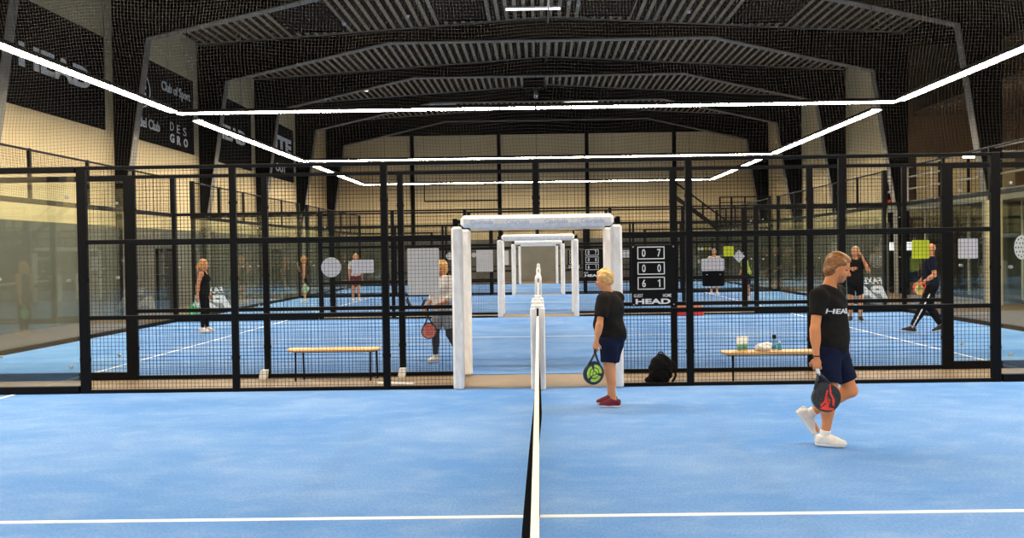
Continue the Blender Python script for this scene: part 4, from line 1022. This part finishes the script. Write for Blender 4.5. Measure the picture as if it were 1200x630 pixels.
# ------------------------------------------------------------------ rackets
def curve_mesh(polys, depth):
    cu = bpy.data.curves.new('face', 'CURVE'); cu.dimensions = '2D'; cu.fill_mode = 'BOTH'; cu.extrude = depth/2
    for pts in polys:
        sp = cu.splines.new('POLY'); sp.points.add(len(pts)-1); sp.use_cyclic_u = True
        for p, q in zip(sp.points, pts): p.co = (q[0], q[1], 0, 1)
    o = bpy.data.objects.new('face', cu); COL.objects.link(o); dg = bpy.context.evaluated_depsgraph_get(); dg.update()
    me = bpy.data.meshes.new_from_object(o.evaluated_get(dg)); bpy.data.objects.remove(o); bpy.data.curves.remove(cu)
    me.transform(FACE_Y); me.materials.clear(); return me
def circ(cx, cy, r, n=14): return [(cx+r*math.cos(2*pi*i/n), cy+r*math.sin(2*pi*i/n)) for i in range(n)]
def head_outline(s=1.0, n=40):
    out = []
    for i in range(n):
        a = 2*pi*i/n; x = .128*math.sin(a); z = -.325-.130*math.cos(a)
        if z > -.325: x *= 1-.28*((z+.325)/.13)**2
        out.append((x*s, -.325+(z+.325)*s))
    return out
def racket(label, hand, axis, normal, frame_m, face_m, print_m, style, holes=True):
    """Racket held at hand, its head lying along axis; normal is the direction its face looks."""
    r = thing('padel_racket', label, 'racket', (0, 0, 0), group='padel rackets')
    z = -Vector(axis).normalized(); y = -Vector(normal); y = (y-z*y.dot(z)).normalized(); x = y.cross(z)
    r.matrix_world = Matrix(((x.x,y.x,z.x,hand[0]),(x.y,y.y,z.y,hand[1]),(x.z,y.z,z.z,hand[2]),(0,0,0,1)))
    oz = .055
    hs = []
    if holes:
        for i in range(-3, 4):
            for j in range(-4, 4):
                cx, cz = i*.03+(.015 if j % 2 else 0), -.335+j*.026
                if math.hypot(cx/.096, (cz+.325)/.10) < .98: hs.append(circ(cx, cz+oz, .0055, 8))
    obj('face', curve_mesh([[(a, b+oz) for a, b in head_outline(.90)]]+hs, .034), M[face_m], r)
    obj('frame', curve_mesh([[(a, b+oz) for a, b in head_outline(1.0)], [(a, b+oz) for a, b in head_outline(.895)]], .038), M[frame_m], r)
    th = MB()
    for q in (-1, 1): th.tube([(q*.008,0,-.11+oz), (q*.035,0,-.165+oz), (q*.074,0,-.235+oz)], [.013,.012,.014], 10)
    th.tube([(-.06,0,-.215+oz), (0,0,-.198+oz), (.06,0,-.215+oz)], .009, 8)
    th.build('throat', M[frame_m], r, smooth=True)
    gp = MB(); gp.tube([(0,0,.03+oz), (0,0,.02+oz), (0,0,-.10+oz), (0,0,-.125+oz)], [.016,.0175,.0165,.012], 12); g = gp.build('grip', M['tape' if style == 'red' else 'rubber'], r, smooth=True)
    MB().lathe([(.019,.03+oz),(.02,.04+oz),(.017,.048+oz)], n=12).build('butt_cap', M['black'], g)
    P_ = []
    if style == 'red':
        P_ = [[(.045,-.245),(.052,-.25),(.04,-.31),(.05,-.36),(.03,-.40),(.022,-.385),(.036,-.35),(.026,-.31)], [(.015,-.28),(.024,-.285),(-.02,-.36),(-.06,-.375),(-.055,-.36),(-.025,-.345)],
              [(-.07,-.385),(-.02,-.37),(.012,-.34),(.02,-.35),(-.01,-.395),(.025,-.412),(.02,-.425),(-.04,-.405)], [(-.005,-.30),(.004,-.302),(.012,-.37),(.002,-.372)]]
    elif style == 'swirl':
        for R0, R1 in ((.098,.066), (.056,.026)):
            for a0 in (0, 2.1, 4.2):
                P_.append([(R0*math.cos(a0+t*.17), -.325+R0*math.sin(a0+t*.17)) for t in range(11)]+[(R1*math.cos(a0+t*.17), -.325+R1*math.sin(a0+t*.17)) for t in range(10,-1,-1)])
        P_.append(circ(0, -.325, .016))
    else:
        for j in range(5): P_.append([(-.075+.01*j, -.26-.032*j), (.06-.012*j, -.25-.032*j), (.065-.012*j, -.264-.032*j), (-.07+.01*j, -.276-.032*j)])
    for sgn in (-1, 1):
        zs = 1.28 if style == 'red' else 1.0; pm = curve_mesh([[(a*zs, -.33+(b+.33)*zs+oz) for a, b in q] for q in P_], .002); pm.transform(Matrix.Translation((0, sgn*.0185, 0))); obj('print', pm, M[print_m], r)
    return r

# ------------------------------------------------------------------ people
J = dict(s=1.0, yawp=-.75, yawc=-.80, hyaw=-.34, hpit=.34, lean=.06, belly=.25, bulk=1.02,
         pel=(.06,0,.885), neck=(.035,0,1.415), hc=(.118,-.035,1.605), shR=(-.090,-.125,1.36), shL=(.165,.135,1.375),
         elR=(-.155,-.20,1.07), wrR=(-.150,-.215,.825), elL=(.215,.235,1.10), wrL=(.25,.17,.86),
         knR=(.035,-.075,.475), anR=(-.025,-.05,.089), knL=(.245,.03,.485), anL=(-.105,.125,.255), toeR=(.93,-.30,0), toeL=(.50,-.12,-.75),
         hdR=(.03,0,-1), hnR=(.5,.9,.1), curlR=.75, hdL=(.1,-.1,-1), hnL=(-.6,-.6,0))
person('man in black HEAD t-shirt and navy shorts walking across the front court, racket down', (2.6, 7.05, 0), J,
       dict(skin='skin2', hair='hair_b', style='swept', beard=True, top='tee', sleeve=.60, hem=-.075, loose=.018, fold=.005, logo=('HEAD', .235, .043, -.01, -.062), bottom='navy', blen=.76, bloose=.032, shoe='shoe_w', sole='tape'), h=.007)
wb = MB().lathe([(.031,-.006),(.033,0),(.031,.006)], n=18).build('wristband', M['rubber'], None, (2.6-.1505, 7.05-.214, .838), smooth=True); tag(wb, 'thin dark wristband on the right wrist of the walking man', 'wristband')
racket('charcoal racket with red print held low by the man in navy shorts', (2.6-.143, 7.05-.205, .735), (.28, -.03, -1), (.1, -1, 0), 'carbon', 'carbon', 'rred', 'red')

J = dict(s=.90, yawp=2.65, yawc=2.50, hyaw=2.75, hpit=.12, lean=.05, belly=.9, bulk=1.26,
         pel=(-.005,0,.80), neck=(-.035,0,1.275), hc=(-.085,.02,1.455), shL=(-.115,-.14,1.235), shR=(.075,.13,1.235),
         elL=(-.165,-.25,.965), wrL=(-.205,-.255,.775), elR=(.05,.22,.98), wrR=(-.03,.22,.78),
         knL=(-.055,-.075,.43), anL=(0,-.075,.080), knR=(-.02,.10,.43), anR=(-.02,.115,.080), toeL=(-1,.12,0), toeR=(-1,-.02,0),
         hdL=(-.12,0,-1), hnL=(.4,.9,0), curlL=.7, hdR=(-.2,0,-1), hnR=(0,-1,0))
person('short-haired blond person in black t-shirt and burgundy shoes at the front gateway, seen from behind', (.86, 8.95, 0), J,
       dict(skin='skin', hair='hair_y', style='short', top='tee', sleeve=.72, hem=-.12, loose=.022, fold=.005, bottom='navy', blen=.80, bloose=.03, shoe='shoe_r', sole='tape', lace='shoe_k', sock=False), h=.008)
racket('dark racket with lime green print held low beside the front gateway', (.86-.215, 8.95-.245, .690), (-.09, 0, -1), (.55, -1, 0), 'rteal', 'rteal', 'rgreen', 'swirl')

J = pose(1.72, .12, fem=1, bulk=.92, hyaw=.15, wrR=(-.08,-.22,.86), elR=(-.07,-.215,1.13), wrL=(.10,.2,.87), hdR=(0,0,-1), curlR=.6, toeR=(1,-.1,0), toeL=(1,.1,0), anL=(.03,.09,.088), knL=(.05,.09,.49))
person('woman in a black tank top and black leggings standing on the second court, left', (-7.95, 18.4, 0), J,
       dict(hair='hair_r', style='pony', top='tee', sleeve=0, hem=-.02, vneck=.06, bottom='legging', blen=1.92, bloose=.006, shoe='shoe_w', sock=False), h=.012)
racket('green racket held down by the woman in the black tank top', (-8.08, 18.17, .78), (-.12, 0, -1), (.35, -1, 0), 'rgrn2', 'rgrn2', 'rpale', 'bars', False)

J = pose(1.66, -2.25, fem=1, hyaw=-2.1, hpit=.25, lean=.12, elR=(-.02,-.25,1.13), wrR=(.17,-.25,.96), hdR=(.5,0,-1), curlR=.7, elL=(.0,.25,1.13), wrL=(.2,.14,1.02), knR=(.10,-.10,.49), anR=(.08,-.12,.088), anL=(-.28,.12,.11), knL=(-.05,.11,.48))
person('blond girl in pale grey jersey and grey shorts behind the left gateway post', (-1.56, 12.75, 0), J,
       dict(hair='hair_y', style='bob', top='greycloth', sleeve=1.5, hem=-.08, loose=.026, bottom='greyshort', blen=.78, bloose=.035, under='greyleg', shoe='shoe_w'), h=.010)
racket('coral and black racket held by the blond girl behind the gateway post', (-1.79, 12.62, .80), (.06, -.1, -1), (.25, -1, 0), 'rteal', 'rpink', 'rred', 'bars')

J = pose(1.80, -1.9, hyaw=-2.3, elR=(.05,-.25,1.16), wrR=(.22,-.12,1.24), hdR=(.3,.8,.1), elL=(.10,.28,1.18), wrL=(.16,.14,1.52), hdL=(-.1,-.3,.8), curlL=.5)
person('man in black t-shirt and black shorts standing with a hand raised on the second court', (7.69, 18.9, 0), J,
       dict(hair='hair_g', style='crop', top='tee', sleeve=.65, hem=-.09, loose=.02, bottom='legging', blen=.72, bloose=.016, shoe='shoe_k', sock=False), h=.012)
J = pose(1.84, 2.85, belly=.4, hyaw=2.95, hpit=.1, lean=.05, elL=(-.02,.25,1.14), wrL=(.19,.24,.99), hdL=(1,-.1,-.2), curlL=.8, elR=(.03,-.24,1.12), wrR=(.2,-.2,.97),
         knL=(.18,.10,.49), anL=(.37,.11,.095), knR=(.02,-.10,.49), anR=(-.20,-.11,.12), toeL=(1,.1,.1), toeR=(1,-.05,-.25), ground=True)
person('bald man in navy t-shirt and striped black trousers striding left', (8.16, 16.2, 0), J,
       dict(hair='hair_g', style='bald', top='navytee', sleeve=.7, hem=-.10, loose=.022, bottom='legging', blen=1.9, bloose=.03, stripe=True, shoe='shoe_k', sole='tape', sock=False), h=.012)
racket('yellow racket with a red edge held out by the bald man', (7.99, 16.0, 1.02), (-.75, -.3, -.35), (.2, -1, .1), 'rred', 'ryel', 'rteal', 'bars', False)

J = pose(1.76, -2.9, fem=1, hyaw=3.0, elR=(.16,-.20,1.20), wrR=(.24,-.06,1.42), hdR=(-.1,.3,.7), elL=(0,.24,1.13), wrL=(.02,.25,.86))
person('woman in a dark vest raising a hand on the third court, far left', (-8.91, 29.5, 0), J, dict(hair='hair_r', style='bob', top='vest', sleeve=0, hem=-.05, bottom='legging', blen=.6, bloose=.03, shoe='shoe_w', face=False), h=.018)
racket('pale green racket hanging from the far left woman in the dark vest', (-8.83, 29.24, .80), (.18, 0, -1), (.2, -1, 0), 'rpale', 'rpale', 'rgrn2', 'bars', False)
J = pose(1.80, -1.2, fem=0, hyaw=-1.4)
person('player in white jersey and dark red shorts behind the wide white board, far left', (-6.97, 29.6, 0), J, dict(hair='hair_y', style='short', top='whitecloth', sleeve=.7, hem=-.06, bottom='redcloth', blen=.75, bloose=.04, shoe='shoe_w', face=False), h=.018)
J = pose(1.79, -1.6, elR=(.02,-.26,1.15), wrR=(.16,-.12,1.05), elL=(.02,.26,1.15), wrL=(.16,.12,1.05))
person('player in white jersey and dark shorts behind the black board, third court right', (6.91, 30.6, 0), J, dict(hair='hair_g', style='crop', top='whitecloth', sleeve=.7, hem=-.06, bottom='legging', blen=.75, bloose=.04, shoe='shoe_w', face=False), h=.018)
J = pose(1.72, 2.6, lean=.25, neck=(.10,0,1.43), hc=(.19,0,1.59), shR=(.09,-.17,1.38), shL=(.09,.17,1.38), elL=(.08,.24,1.12), wrL=(.22,.2,.92), elR=(.06,-.24,1.12), wrR=(.2,-.2,.9), knL=(.10,.11,.49), anL=(-.10,.13,.10))
person('player in a lime green jersey bending beside the diamond board, third court right', (7.24, 27.0, 0), J, dict(hair='hair_d', style='short', top='limecloth', sleeve=.7, hem=-.05, bottom='navy', blen=.8, bloose=.03, shoe='shoe_w', face=False), h=.018)

# ------------------------------------------------------------------ ambient and colour management
w = bpy.data.worlds.new('world'); S.world = w; w.use_nodes = True
w.node_tree.nodes['Background'].inputs[0].default_value = (1, .95, .9, 1); w.node_tree.nodes['Background'].inputs[1].default_value = .02
S.view_settings.view_transform = 'Standard'; S.view_settings.look = 'None'; S.view_settings.gamma = 1; S.view_settings.use_curve_mapping = False
S.view_settings.exposure = .98
try:
    S.cycles.transparent_max_bounces = 32; S.cycles.max_bounces = 8; S.cycles.diffuse_bounces = 4; S.cycles.glossy_bounces = 4; S.cycles.sample_clamp_indirect = 6
except Exception: pass
